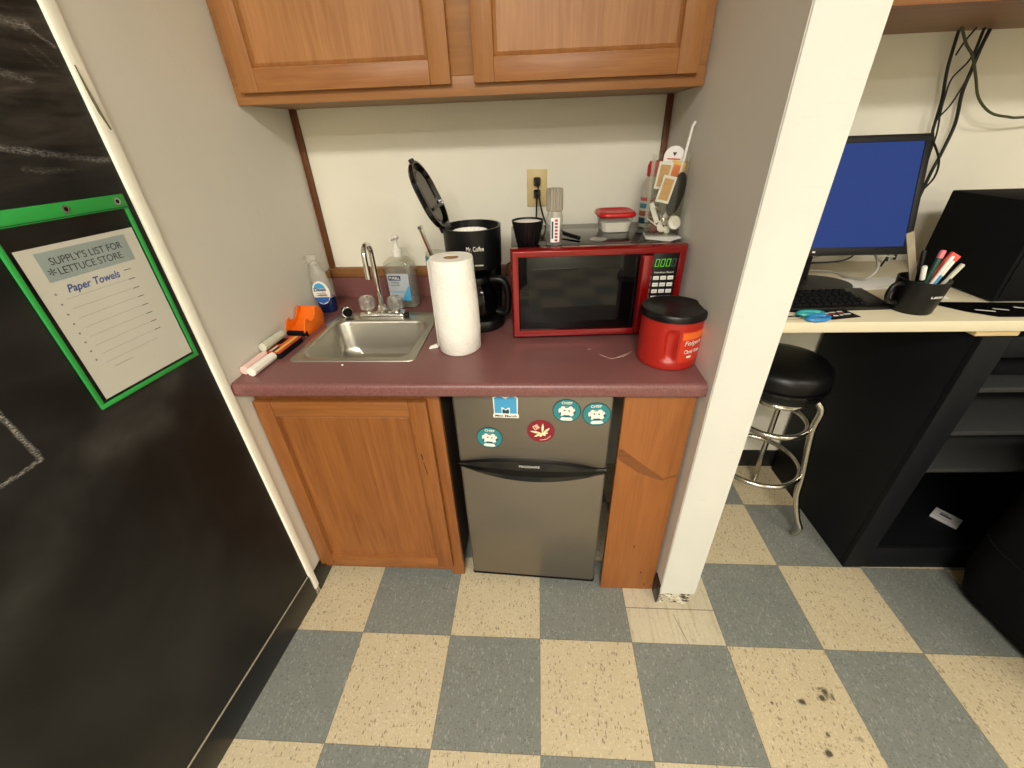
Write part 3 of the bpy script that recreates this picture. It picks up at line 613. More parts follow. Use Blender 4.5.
# open lid, hinged at the left rim
lidm = Matrix.Translation((-.080, .0, .306)) @ Matrix.Rotation(math.radians(-5), 4, 'Z') @ Matrix.Rotation(math.radians(67), 4, 'Y')
def lidpts(w_, h, z): return [(x - .100, y, z) for x, y in rr(0, 0, w_, h, min(w_, h) * .49, None, 10)]
b = B(); b.loops([lidpts(.19, .16, -.010), lidpts(.2, .172, -.004), lidpts(.2, .172, .008), lidpts(.188, .160, .008), lidpts(.182, .154, -.003), lidpts(.12, .10, -.0045)]); b.xf(lidm)
ld = obj('lid', b, M_BLKG, t)
b = B(); b.loops([lidpts(.150, .080, -.0025), lidpts(.148, .078, .001)]); b.xf(lidm); obj('lid_inset', b, mat('grey_inset', (104, 98, 88), .45), ld)
b = B().box(-.07, -.062, -.05, .06, .0015, .010); b.xf(lidm); obj('lid_rib', b, M_BLK, ld)
b = B().box(-.016, .006, -.03, .03, -.012, .012); b.xf(lidm); obj('hinge', b, M_BLK, ld, bevel=.002)
b = B().box(-.208, -.196, -.010, .010, -.006, .006); b.xf(lidm); obj('lid_latch', b, M_BLK, ld, bevel=.002)

# ---------------------------------------------------------------- microwave
MW = (-.085, .424, H); MA = math.radians(3.0); MWZ = 1.18 - H
t = thing('microwave', 'red countertop microwave with black door window and keypad', 'microwave', MW, MA)
W_ = .494; Dp = .355; zb = .012
b = B().box(.003, W_ - .003, .03, Dp, zb, MWZ - .002); obj('case', b, M_BLKG, t, bevel=.003)
for (x, y) in ((.04, .06), (W_ - .04, .06), (.04, Dp - .04), (W_ - .04, Dp - .04)): obj('foot', B().lathe([(.014, 0), (.016, zb), (.001, zb)], (x, y, 0), 14), M_BLKM, t)
def ring(x0, x1, z0, z1, ti, y0, y1, wide=None):
    b = B(); out = lambda y, k: [(x0 + k, y, z0 + k), (x1 - k, y, z0 + k), (x1 - k, y, z1 - k), (x0 + k, y, z1 - k)]
    b.loops([out(y1, 0), out(y0 + .012, 0), out(y0, .006), out(y0 + .004, ti), out(y1, ti)], False, False, closed=True); return b
obj('red_frame', ring(0, W_, zb - .004, MWZ, .022, -.004, .03), M_RED, t, bevel=.0012)
b = B().box(.0225, .380, .006, .0295, .018 + zb - .004, MWZ - .0225); dr = obj('door', b, M_GLASSD, t, bevel=.002, label='glossy black door window')
obj('window_screen', B().loops([rr(.19, .128, .27, .16, .012)[0:0] or [(x, .0055, z) for x, z in rr(.186, .138, .268, .160, .014)], [(x, .0048, z) for x, z in rr(.186, .138, .268, .160, .014)]]), mat('window_mesh', (17, 18, 18), .06, spec=.3, var=.3, nscale=900), dr)
P = [(.365, -.006), (.370, -.016), (.394, -.016), (.400, -.006), (.400, .006), (.365, .006)]
b = B().prism(P, 'Z', .022, MWZ - .024); obj('door_handle', b, M_RED, dr, bevel=.002)
b = B().box(.4005, .4718, .004, .0295, .018, MWZ - .0225); cp = obj('control_panel', b, M_BLK, t, bevel=.002)
def digit(cx, cz, h_, w_, segs, m, par, y=.0035):
    b = B(); k = .0012; sk = .12
    S = {'a': (-w_ / 2, w_ / 2, h_ / 2 - k, h_ / 2), 'd': (-w_ / 2, w_ / 2, -h_ / 2, -h_ / 2 + k), 'g': (-w_ / 2, w_ / 2, -k / 2, k / 2), 'f': (-w_ / 2, -w_ / 2 + k, k / 3, h_ / 2 - k / 3), 'b': (w_ / 2 - k, w_ / 2, k / 3, h_ / 2 - k / 3), 'e': (-w_ / 2, -w_ / 2 + k, -h_ / 2 + k / 3, -k / 3), 'c': (w_ / 2 - k, w_ / 2, -h_ / 2 + k / 3, -k / 3)}
    for s in segs: a0, a1, z0, z1 = S[s]; b.box(a0, a1, 0, .0006, z0, z1)
    for v in b.bm.verts: v.co.x += v.co.z * sk
    b.xf(Matrix.Translation((cx, y - .0002, cz))); return obj('display_digit', b, m, par, smooth=0)
for i in range(4): digit(.4145 + i * .0155, .226, .021, .0105, 'abcdef', M_LED if i < 3 else M_LEDD, cp)
text('lettering', 'Hamilton Beach', M_WHITE, cp, (.437, .0036, .199), width=.055, height=.0048, bold=.01)
key0 = None
for r_ in range(7):
    for c_ in range(3):
        x = .4165 + c_ * .0205; z = .183 - r_ * .0195
        if key0 is None:
            key0 = obj('key', B().box(-.0082, .0082, 0, .0016, -.0055, .0055), M_WHITE, cp, bevel=.0006); k = key0
            kp = obj('key_print', B().box(-.005, .005, -.0003, .0001, -.0006, .0006), M_GREYINK, k)
        else:
            k = key0.copy(); COL.objects.link(k); k.parent = cp; q = kp.copy(); COL.objects.link(q); q.parent = k
        k.location = (x, .0025, z)
MT = 1.1785
# things standing on the microwave
t = thing('coffee_filter_basket', 'small black mesh basket with white filling on the microwave top left', 'basket', (-.037, .492, MT))
b = B().lathe([(.029, 0), (.031, .002), (.043, .064), (.0455, .068), (.043, .068), (.029, .004), (.001, .004)], (0, 0, 0), 32); obj('basket', b, M_BLK, t)
b = B()
for k in range(12):
    a = 2 * math.pi * k / 12; b.cyl((.0315 * math.cos(a), .0315 * math.sin(a), .004), (.0435 * math.cos(a), .0435 * math.sin(a), .064), .0012, n=6)
obj('rib_lines', b, M_BLKG, t)
obj('white_filling', B().lathe([(.0400, .058), (.0408, .063), (.02, .066), (.001, .066)], (0, 0, 0), 28), M_CHALKW, t)
t = thing('spice_grinder', 'clear spice grinder bottle with red lettering standing on the microwave', 'grinder', (.038, .492, MT))
b = B().lathe([(.0225, 0), (.0235, .003), (.0235, .075), (.021, .085), (.021, .09), (.001, .09)], (0, 0, 0), 28); obj('jar', b, M_KNOB, t)
obj('peppercorns', B().lathe([(.020, .004), (.0205, .03), (.018, .034), (.001, .036)], (0, 0, 0), 20), mat('spice_mix', (96, 74, 52), .8, var=.7, nscale=260), t)
n = 20; L = [[(r_ * (1 if k % 2 else .93) * math.cos(math.pi * k / n), r_ * (1 if k % 2 else .93) * math.sin(math.pi * k / n), z) for k in range(2 * n)] for r_, z in ((.0225, .0905), (.0235, .094), (.0235, .128), (.0225, .145), (.0215, .147), (.019, .147), (.018, .13))]
obj('grinder_cap', B().loops(L), M_GRIND, t, smooth=20)
lb = obj('label', B().loops([[(r_ * math.sin(a), -r_ * math.cos(a), z) for r_ in (.0242,) for a in [math.radians(-25 + 62 * i / 10) for i in range(11)]] + [(.0236 * math.sin(a), -.0236 * math.cos(a), z) for a in [math.radians(37 - 62 * i / 10) for i in range(11)]] for z in (.01, .075)]), M_PAPER, t)
M_LR = mat('label_red', (160, 40, 40), .6)
for k in range(7): obj('label_mark', B().box(.001, .009, -.0252, -.0245, .013 + k * .0088, .0185 + k * .0088), M_LR, lb)
obj('label_mark', B().box(-.008, -.003, -.0252, -.0245, .02, .066), M_TEALD, lb)
t = thing('coffee_scoop', 'black handled scoop lying behind the spice grinder on the microwave', 'scoop', (.085, .565, MT + .007), math.radians(-50))
obj('handle', B().tube([(-.05, 0, .012), (-.02, 0, .004), (.045, 0, 0)], [.005, .006, .006], 10), M_BLK, t)
obj('bowl', B().lathe([(.012, -.005), (.016, .002), (.017, .014), (.015, .014), (.012, .0), (.001, -.001)], (-.058, 0, 0), 20), M_CLEARH, t)
t = thing('food_container', 'clear plastic container of white powder with a red lid on the microwave', 'container', (.236, .672, MT), MA)
L = [rr(0, 0, .088, .088, .02, 0), rr(0, 0, .092, .092, .024, .01), rr(0, 0, .106, .106, .028, .044)]
obj('tub', B().loops(L), M_CLEARH, t); obj('powder', B().loops([rr(0, 0, .084, .084, .02, .002), rr(0, 0, .088, .088, .024, .010), rr(0, 0, .098, .098, .026, .030)]), M_CHALKW, t)
obj('lid', B().loops([rr(0, 0, .112, .112, .03, .0445), rr(0, 0, .118, .118, .03, .048), rr(0, 0, .118, .118, .03, .054), rr(0, 0, .108, .108, .028, .060), rr(0, 0, .098, .098, .026, .060), rr(0, 0, .09, .09, .024, .056)]), M_REDL, t, smooth=50)
o = obj('clear_disc_lid', B().lathe([(.001, 0), (.024, 0), (.025, .002), (.021, .0035), (.001, .003)], n=32), M_CLEARH); o.location = (.17, .535, MT + .0003)
tag(o, 'small clear disc lid lying flat before the red-lidded container', 'lid')
t = thing('creamer_bottle', 'patterned creamer bottle with red cap behind the clear organizer box', 'bottle', (.352, .72, MT), 0)
obj('bottle_body', B().lathe([(.026, 0), (.029, .004), (.029, .09), (.024, .105), (.026, .12), (.02, .14), (.016, .148)], (0, 0, 0), 26), mat('creamer_print', (196, 188, 176), .4, var=.25, nscale=30), t)
obj('cap', B().lathe([(.0185, .1485), (.02, .152), (.02, .178), (.015, .19), (.008, .192), (.001, .192)], (0, 0, 0), 24), M_REDL, t)
for z0, z1, m in ((.012, .03, M_TEALD), (.035, .05, mat('rust_print', (150, 84, 60), .5)), (.058, .072, M_TEAL), (.08, .09, mat('rose_print', (186, 90, 86), .5))):
    obj('print_band', B().lathe([(.0292, z0), (.0294, z0 + .001), (.0294, z1 - .001), (.0292, z1)], (0, 0, 0), 26, False), m, t)

NX, NY = .362, .575
o = obj('paper_napkin', B().loops([[(-.05, -.035, 0), (.01, -.07, 0), (.055, -.03, 0), (.045, .04, 0), (-.04, .05, 0)], [(-.05, -.035, .0012), (.01, -.07, .0012), (.055, -.03, .0012), (.045, .04, .0012), (-.04, .05, .0012)]]), M_PAPER, smooth=0)
o.location = (NX - .005, NY - .01, MT + .0003); tag(o, 'white paper napkin under the clear organizer box', 'napkin')
BXm = MT + .0018
t = thing('clear_organizer_box', 'tall clear acrylic box holding packets and utensils on the microwave', 'box', (NX, NY + .012, BXm), math.radians(-6))
bw, bd, bh = .092, .07, .212
b = B(); b.box(-bw / 2, bw / 2, -bd / 2, bd / 2, 0, .004)
b.box(-bw / 2, -bw / 2 + .0025, -bd / 2, bd / 2, .004, bh).box(bw / 2 - .0025, bw / 2, -bd / 2, bd / 2, .004, bh)
b.box(-bw / 2 + .0025, bw / 2 - .0025, -bd / 2, -bd / 2 + .0025, .004, bh * .93).box(-bw / 2 + .0025, bw / 2 - .0025, bd / 2 - .0025, bd / 2, .004, bh)
obj('box_walls', b, M_CLEARG, t, smooth=0)
def inbox(name, lab, cat, parts, dx, dy, dz, rot, group=None):
    tt_ = thing(name, lab, cat, (0, 0, 0), 0, group); tt_.location = (NX + dx, NY + .012 + dy, BXm + dz); tt_.rotation_euler = rot
    for nm, b_, m_ in parts: obj(nm, b_, m_, tt_)
    return tt_
inbox('sugar_packet', 'front tan and white sugar packet in the clear organizer', 'packet', [('packet', B().box(-.019, .019, -.0012, .0012, 0, .070), M_PAPER), ('print', B().box(-.0135, .0135, -.0018, -.0013, .007, .063), M_TAN)], -.016, -.026, .092, (.03, math.radians(12), 0), 'sugar packets')
inbox('sugar_packet', 'rear tan and white sugar packet in the clear organizer', 'packet', [('packet', B().box(-.019, .019, -.0012, .0012, 0, .070), M_PAPER), ('print', B().box(-.0135, .0135, -.0018, -.0013, .007, .063), M_TAN)], -.020, -.006, .125, (.05, math.radians(6), 0), 'sugar packets')
inbox('sugar_packet', 'yellow sugar packet at the back right of the clear organizer', 'packet', [('packet', B().box(-.019, .019, -.0012, .0012, 0, .066), M_YEL), ('print', B().box(-.012, .012, -.0018, -.0013, .01, .056), M_ORANGE)], .010, .004, .13, (0, math.radians(15), 0), 'sugar packets')
inbox('round_top_card', 'white round-topped card sticking out of the clear organizer', 'card', [('card', B().prism([(-.028, 0)] + [(.028, 0)] + arc(0, .06, .028, .026, 0, 180, 14), 'Y', -.001, .001), M_PAPER), ('emblem', B().prism([(-.006, .07), (.006, .07), (0, .06)], 'Y', -.0016, -.0011), M_INK), ('red_line', B().box(-.018, .018, -.0016, -.0011, .052, .055), M_REDL)], .008, .016, .146, (0, math.radians(4), 0))
inbox('black_plastic_lid', 'black oval lid standing on edge in the clear organizer', 'lid', [('disc', B().prism(arc(0, 0, .021, .058, 0, 345, 23), 'Y', -.002, .002), M_BLKM)], .022, -.0235, .112, (0, math.radians(10), 0))
inbox('plastic_straw', 'long white plastic straw leaning out of the clear organizer', 'straw', [('tube', B().tube([(0, 0, 0), (.008, 0, .14), (.024, 0, .272), (.029, -.002, .282)], .0042, 10), M_WHITE)], .022, .004, .006, (0, 0, 0))
for k, (dx, dz, rr_, lab) in enumerate([(-.01, .045, 38, 'silver spoon tilted in the clear organizer, uppermost'), (-.022, .018, 55, 'white plastic spoon low at the left of the clear organizer'), (.004, .02, 30, 'white plastic spoon low at the middle of the clear organizer')]):
    inbox('spoon', lab, 'spoon', [('spoon_body', B().tube([(0, 0, -.03), (0, 0, .012)], [.0016, .002], 8).sphere((0, 0, .022), .012, 14, 8, (.75, .25, 1)), M_CHROME if k == 0 else M_WHITE)], dx, -.018 + .006 * k, dz + .012, (0, math.radians(180 - rr_), 0), 'spoons in the organizer')
inbox('creamer_cup', 'small white lidded creamer cup at the bottom right of the clear organizer', 'cup', [('cup', B().lathe([(.011, 0), (.016, .022), (.019, .023), (.019, .025), (.001, .025)], (0, 0, 0), 20), M_WHITE)], .022, -.010, .03, (math.radians(70), 0, math.radians(15)))
for q_, (dx, dz, an, lab) in enumerate([(.006, .05, 28, 'white stirrer packet leaning across the middle of the clear organizer'), (-.026, .06, -24, 'white stirrer packet leaning left in the clear organizer')]):
    inbox('stirrer_packet', lab, 'packet', [('packet', B().box(-.007, .007, -.001, .001, -.03, .03), M_PAPER)], dx, -.006 + .006 * q_, dz, (0, math.radians(an), 0), 'stirrer packets')
inbox('condiment_packet', 'dark ketchup packet low inside the clear organizer', 'packet', [('packet', B().box(-.026, .026, -.002, .002, 0, .04), mat('ketchup_packet', (110, 44, 34), .4, var=.5, nscale=60))], -.004, .008, .005, (.1, 0, 0))

# ---------------------------------------------------------------- coffee can
t = thing('coffee_can', 'red plastic coffee tub with black lid and molded grip before the microwave', 'coffee tub', (.349, .307, H), math.radians(0))
n = 72; L = []
def canr(a, z):
    r_ = .079
    if .018 < z < .118:    # molded grip recess on the front left
        d = (math.degrees(a) + 104) / 11; e = (z - .07) / .046
        k = max(0, 1 - max(abs(d), abs(e)) ** 6) if abs(d) < 1 and abs(e) < 1 else 0
        r_ -= .012 * k
    return r_
zs = [0, .003, .008] + [.014 + i * .0054 for i in range(21)] + [.129, .134]
for z in zs:
    row = []
    for i in range(n):
        a = 2 * math.pi * i / n - math.pi; r_ = canr(a, z)
        if z == 0: r_ -= .004
        if z == .003: r_ -= .001
        row.append((r_ * math.cos(a), r_ * math.sin(a), z))
    L.append(row)
obj('tub_body', B().loops(L), M_REDP, t, smooth=50)
obj('lid', B().lathe([(.0795, .1345), (.0845, .136), (.0850, .149), (.082, .153), (.076, .1535), (.073, .151), (.001, .151)], (0, 0, 0), 48), mat('satin_black', (13, 13, 14), .33, spec=.35), t)
def wraplabel(a0, a1, z0, z1, r_, th=.0008):
    A = [math.radians(a0 + (a1 - a0) * i / 14) for i in range(15)]
    return B().loops([[(r_ * math.cos(a), r_ * math.sin(a), z) for a in A] + [((r_ + th) * math.cos(a), (r_ + th) * math.sin(a), z) for a in A[::-1]] for z in (z0, z1)])
lb = obj('label', wraplabel(-86, -24, .026, .112, .0792), mat('label_red2', (202, 54, 30), .35), t)
obj('label_stripe', wraplabel(-84, -26, .090, .109, .0802), mat('label_orange', (232, 110, 40), .4), lb)
for s_, z, w_, h_ in (('Folgers', .078, .056, .017), ('Classic Roast', .056, .052, .011)):
    A = math.radians(-58); text('lettering', s_, M_WHITE, lb, (.0806 * math.cos(A), .0806 * math.sin(A), z), width=w_, height=h_, rot=(math.pi / 2, 0, A + math.pi / 2), curve=.0806, shear=.15, bold=.01)
obj('label_bean', wraplabel(-70, -60, .038, .043, .0802), M_WHITE, lb)

# ---------------------------------------------------------------- outlet and cords
t = thing('wall_outlet', 'ivory double wall outlet above the microwave', 'outlet', (-.0107, YB, 1.287))
obj('cover_plate', B().box(-.035, .035, -.006, 0, -.0595, .0595), M_IVORY, t, bevel=.002)
for z in (-.0195, .0195): obj('socket', B().loops([[(x, -.0062, q + z) for x, q in rr(0, 0, .034, .029, .009)], [(x, -.0078, q + z) for x, q in rr(0, 0, .034, .029, .009)]]), M_IVORY, t)
for k, (z, path, lab) in enumerate([(.022, [(0, -.03, .0), (.004, -.045, -.02), (.014, -.05, -.08), (.03, -.04, -.13), (.05, -.035, -.16), (.06, -.034, -.22), (.06, -.034, -.265)], 'black appliance cord in the upper socket of the outlet'),
                        (-.017, [(0, -.03, 0), (-.001, -.038, -.02), (-.003, -.036, -.08), (-.006, -.03, -.14), (-.012, -.034, -.19), (-.02, -.036, -.235)], 'black appliance cord in the lower socket of the outlet')]):
    t = thing('power_cord', lab, 'cord', (-.0107, YB, 1.287 + z), 0, 'cords in the outlet')
    obj('plug', B().loops([[(x, y, q) for x, q in rr(0, 0, w_, w_ * 1.1, .005)] for y, w_ in ((-.0082, .024), (-.022, .024), (-.034, .013))]), M_BLK, t)
    obj('cable', B().tube(smoothpts(path, 6), .003, 8), M_BLK, t)
o = obj('power_cord', B().tube(smoothpts([(-.127, .70, H + .12), (-.125, .76, H + .12), (-.118, .805, H + .135), (-.08, .818, H + .14), (-.05, .82, H + .14)], 5), .003, 8), M_BLK); tag(o, 'short black cord running from the coffee maker behind the microwave', 'cord')

# ---------------------------------------------------------------- fridge
FA = math.radians(-3.0)
t = thing('mini_fridge', 'compact two-door stainless steel refrigerator with stickers under the counter', 'refrigerator', (-.251, .214, 0), FA)
FW = .448
b = B().box(.002, FW - .002, .05, .5, .02, .845); obj('cabinet_shell', b, mat('fridge_case', (58, 56, 54), .5), t, bevel=.004)
for (x, y) in ((.03, .08), (FW - .03, .08), (.03, .47), (FW - .03, .47)): obj('foot', B().lathe([(.014, 0), (.014, .0199), (.001, .0199)], (x, y, 0), 12), M_BLKM, t)
b = B(); b.loops([[(x, y, z) for x, y in rr(FW / 2, .026, FW, .046, .008)] for z in (.042, .578)]); fd = obj('fridge_door', b, M_FR, t, bevel=.002)
obj('door_gasket', B().loops([[(x, y, z) for x, y in rr(FW / 2, .026, FW + .004, .046, .008)] for z in (.032, .0418)]), M_BLKM, fd)
b = B(); b.loops([[(x, y, z) for x, y in rr(FW / 2, .026, FW, .046, .008)] for z in (.590, .846)]); zd = obj('freezer_door', b, M_FR, t, bevel=.002)
# curved black handle band between the doors
def band():
    b = B(); n = 24; L = []
    for i in range(n + 1):
        u = i / n; x = -.001 + u * (FW + .002); k = 1 - (2 * u - 1) ** 2
        zt_ = .592 + .026 * k - .006 * u; zb_ = .574 - .026 * k - .004 * u; yo = -.004 - .028 * k
        zm = .583 + .000 * k
        L.append([(x, .02, zb_), (x, yo * .5 + .003, zb_), (x, yo + .002, zb_ + .006), (x, yo, zm - .008 * k - .002), (x, yo * .55 + .001, zm), (x, yo * .35, zt_ - .004), (x, .002, zt_), (x, .02, zt_)])
    return b.loops(L)
hb = obj('handle_band', band(), M_BLKG, t, smooth=35)
text('lettering', 'FRIGIDAIRE', M_WHITE, hb, (FW / 2 - .005, -.0172, .600), width=.062, height=.0072, rot=(math.pi / 2 - .25, 0, 0), bold=-.005)
def disc(name, x, z, r_, m, par, y=-.0001, th=.0007, sx=1):
    o = obj(name, B().loops([[(x + r_ * sx * math.cos(a), y + 0.0, z + r_ * math.sin(a)) for a in [2 * math.pi * i / 36 for i in range(36)]], [(x + r_ * sx * math.cos(a), y - th, z + r_ * math.sin(a)) for a in [2 * math.pi * i / 36 for i in range(36)]]]), m, par, smooth=0); return o
YD = .003
def emblem(x, z, rot, lab):
    o = obj('round_sticker', B().lathe([(.001, 0), (.0345, 0), (.0345, .0008), (.001, .0008)], (0, 0, 0), 36).xf(Matrix.Rotation(math.pi / 2, 4, 'X')), M_TEALD, zd, smooth=0, label=lab)
    o.location = (x, YD - .0002, z); o.rotation_euler = (0, rot, 0); o.scale = (1.13, 1, 1.13)
    disc('sticker_field', 0, 0, .0325, M_TEAL, o, -.00085, .0004)
    k = -.0013
    b = B()
    for (cx, cz, rx_, rz_) in ((0, .000, .012, .013), (-.011, -.006, .007, .009), (.011, -.006, .007, .009), (-.009, .008, .006, .006), (.009, .008, .006, .006), (-.017, .001, .003, .007), (.017, .001, .003, .007)):
        b.prism(arc(cx, cz, rx_, rz_, 0, 340, 17), 'Y', k, k - .0004 - .00005 * abs(cx) * 100)
    obj('sticker_emblem', b, M_CREAMP if False else M_WHITE, o, smooth=0)
    b = B()
    for (cx, cz, rx_, rz_) in ((-.005, .002, .0025, .0018), (.006, .001, .0025, .0018), (0, -.0145, .010, .0022), (-.0155, -.008, .002, .005), (.019, -.004, .003, .004), (0, .011, .005, .0012)):
        b.prism(arc(cx, cz, rx_, rz_, 0, 330, 11), 'Y', k - .0006, k - .0010)
    obj('sticker_shading', b, M_TEALD, o, smooth=0)
    text('lettering', 'CHIEF', M_WHITE, o, (0, -.0013, .0235), width=.026, height=.0075, bold=.03)
    obj('sticker_ribbon', B().prism([(-.016, -.026), (-.012, -.019), (.012, -.019), (.016, -.026), (.010, -.0285), (-.010, -.0285)], 'Y', -.0013, -.0018), M_WHITE, o, smooth=0)
emblem(.101, .690, .06, 'teal round sticker, lower left on the freezer door')
emblem(.323, .796, 0, 'teal round sticker in the upper right middle of the freezer door')
emblem(.405, .788, -.1, 'teal round sticker at the far right of the freezer door')
o = obj('round_sticker', B().lathe([(.001, 0), (.035, 0), (.035, .0008), (.001, .0008)], (0, 0, 0), 36).xf(Matrix.Rotation(math.pi / 2, 4, 'X')), M_MAROON, zd, smooth=0, label='maroon round sticker with a cream leaf'); o.location = (.252, YD - .0002, .722); o.rotation_euler = (0, 0, 0); o.scale = (1.13, 1, 1.13)
b = B(); leaf = []
for ang, ln in ((88, .032), (168, .032), (44, .026), (208, .024), (10, .015), (242, .013), (-40, .011)):
    a = math.radians(ang); L_ = []
    for u, wv in ((0, .0006), (.35, .0026), (.6, .003), (.85, .0016), (1, .0001), (.85, -.0016), (.6, -.003), (.35, -.0026), (0, -.0006)):
        L_.append((u * ln * math.cos(a) - wv * math.sin(a) + .004, u * ln * math.sin(a) + wv * math.cos(a) - .007))
    b.prism(L_, 'Y', -.0008 - .00003 * abs(ang % 13), -.0014 - .00003 * abs(ang % 13))
obj('sticker_leaf', b, M_CREAMP, o, smooth=0)
M_PK = mat('pale_pink_ink', (226, 176, 150), .6)
bq = B().box(-.009, .006, -.0014, -.0008, -.007, .007).xf(Matrix.Translation((-.011, 0, .013)) @ Matrix.Rotation(math.radians(-35), 4, 'Y')); obj('sticker_logo', bq, M_PK, o, smooth=0)
bq = B().box(-.006, -.003, -.0018, -.0015, -.003, .003).xf(Matrix.Translation((-.011, 0, .013)) @ Matrix.Rotation(math.radians(-35), 4, 'Y')); obj('sticker_logo', bq, M_MAROON, o, smooth=0)
A0 = arc(0, 0, .029, .029, -95, -28, 10); A1 = arc(0, 0, .027, .027, -28, -95, 10); obj('sticker_fine_print', B().prism(A0 + A1, 'Y', -.0009, -.0013), M_PK, o, smooth=0)
# M sticker
o = obj('square_sticker', B().prism([(-.031, -.032), (.031, -.032), (.031, -.022), (.0285, -.021), (.030, .026), (.022, .032), (.010, .032), (0, .027), (-.010, .032), (-.022, .032), (-.030, .026), (-.0285, -.021), (-.031, -.022)], 'Y', 0, -.0008), M_WHITE, zd, smooth=0, label='blue and white sticker with a large letter M')
o.location = (.153, YD - .0002, .803); o.scale = (1.18, 1, 1.18)
obj('sticker_letter', B().prism([(-.0265, -.019), (-.010, -.019), (-.010, -.002), (-.006, -.002), (0, -.008), (.006, -.002), (.010, -.002), (.010, -.019), (.0265, -.019), (.0265, .024), (.019, .029), (.010, .029), (0, .022), (-.010, .029), (-.019, .029), (-.0265, .024)], 'Y', -.0009, -.0013), M_LBLUE, o, smooth=0)
obj('sticker_letter', B().prism([(-.008, -.019), (.008, -.019), (.008, -.008), (.004, -.007), (0, -.011), (-.004, -.007), (-.008, -.008)], 'Y', -.0009, -.0014), M_TEALD, o, smooth=0)
text('lettering', 'Mini March', M_INK, o, (0, -.0009, -.0265), width=.052, height=.006, bold=.02)

# ---------------------------------------------------------------- document sleeve on the chalkboard wall
def W2(s, z, off=0):  # point on the chalkboard wall
    return Vector((-.836, .13, z)) + D * s + Vector((-D.y, D.x, 0)) * off
t = thing('document_sleeve', 'clear hanging document sleeve with bright green border on the black wall', 'document sleeve', W2(.136, 1.02), ANG + math.pi)
# local: x to the right in view (towards the alcove), y out of the wall is -y
sw, sh = .236, .335
b = B()
for (x0, x1, z0, z1) in ((-sw / 2, sw / 2, 0, .009), (-sw / 2, -sw / 2 + .008, .009, sh - .002), (sw / 2 - .008, sw / 2, .009, sh - .002)): b.box(x0, x1, -.006, -.001, z0, z1)
gb = obj('border', b, M_GREEN, t, bevel=.001)
b = B().box(-sw / 2, sw / 2, -.0065, -.001, sh - .0015, sh + .024); obj('top_band', b, M_GREEN, t, bevel=.0012)
obj('band_seam', B().box(-sw / 2 + .002, sw / 2 - .002, -.0072, -.0066, sh + .0005, sh + .002), mat('dark_green_seam', (20, 90, 40), .5), t)
for x in (0.005, .1): 
    obj('grommet', B().lathe([(.0035, 0), (.0065, .0), (.0065, .0014), (.0035, .0014)], (0, 0, 0), 20, False).xf(Matrix.Translation((x, -.0066, sh + .0125)) @ Matrix.Rotation(math.pi / 2, 4, 'X')), M_CHROME, t)
    disc('grommet_hole', x, sh + .0125, .004, M_BLK, t, -.0067, .0005)
obj('clear_window', B().box(-sw / 2 + .009, sw / 2 - .009, -.0052, -.0046, .009, sh - .001), clear('sleeve_film', (250, 250, 248), .0, .12, 0), t)
t2 = thing('supply_list_sheet', 'printed supply list sheet with blue handwriting inside the green sleeve', 'paper', W2(.1335, 1.034), ANG + math.pi)
obj('sheet', B().box(-.104, .104, -.0032, -.0026, 0, .284), M_PAPER, t2)
hd = obj('header_block', B().box(-.0795, .081, -.0036, -.0033, .226, .275), M_HDR, t2)
text('lettering', "SUPPLY'S LIST FOR\nLETTUCE STORE.", M_INK, t2, (.002, -.0037, .2495), width=.13, height=.030, ex=.0002, bold=-.004)
text('lettering', '*', M_INK, t2, (-.068, -.0037, .242), width=.012, height=.012, ex=.0002)
text('handwriting', 'Paper Towels', M_BLUEINK, t2, (-.012, -.0034, .207), width=.098, height=.018, ex=.0002, shear=.25, bold=.012)
for k in range(8):
    obj('ruled_dash', B().box(.048, .062, -.0036, -.0033, .211 - k * .0185, .2122 - k * .0185), M_INK, t2)
    obj('ruled_line', B().box(-.07, .045, -.0034, -.0033, .1935 - k * .0185, .1939 - k * .0185), M_GREYINK, t2)
    obj('bullet', B().loops([[(x, -.0036 + q, z) for x, z in arc(-.082, .206 - k * .0185, .0018, .0018, 0, 330, 11)] for q in (0, .0003)]), M_GREYINK, t2)
obj('ruled_line', B().box(-.06, -.02, -.0034, -.0033, .050, .0508), M_GREYINK, t2)

# ---------------------------------------------------------------- right room: shelf, desk, cabinet
t = thing('wall_shelf', 'orange-brown wooden wall shelf above the desk', 'shelf', (1.5, YB, 1.666))
obj('shelf_board', B().box(XP - 1.5 + .001, 1.3, .49 - YB, -.0005, 0, .03), M_SHELF, t, bevel=.002)
obj('front_lip', B().box(XP - 1.5 + .001, 1.3, .472 - YB, .4895 - YB, -.004, .06), M_SHELF, t, bevel=.003)
DZ = 1.01
t = thing('desk_counter', 'cream laminate high counter used as a desk', 'desk', (.9, .3, DZ - .03))
obj('desk_top', B().box(XP + .001 - .9, RX - 1.0, 0, YB - .301, 0, .03), M_DESK, t, bevel=.003)
obj('support_block', B().box(1.15 - .9 - .012, 1.15 - .9 + .095, .012, .05, -.018, -.0005), M_RAWWOOD, t, bevel=.001)
t = thing('open_shelf_cabinet', 'dark navy-black open shelf cabinet standing under the desk', 'cabinet', (1.155, .305, 0), math.radians(1.5))
cwid, cdep, ch = .62, .54, .96
b = B().box(0, .02, .02, cdep, 0, ch).box(cwid - .02, cwid, .02, cdep, 0, ch).box(.02, cwid - .02, cdep - .01, cdep, 0, ch).box(.02, cwid - .02, .02, cdep - .01, ch - .02, ch)
obj('carcass', b, M_NAVY, t, bevel=.001)
b = B().box(0, .078, 0, .0195, 0, ch).box(cwid - .05, cwid, 0, .0195, 0, ch).box(.078, cwid - .05, 0, .0195, 0, .11).box(.078, cwid - .05, 0, .0195, ch - .06, ch)
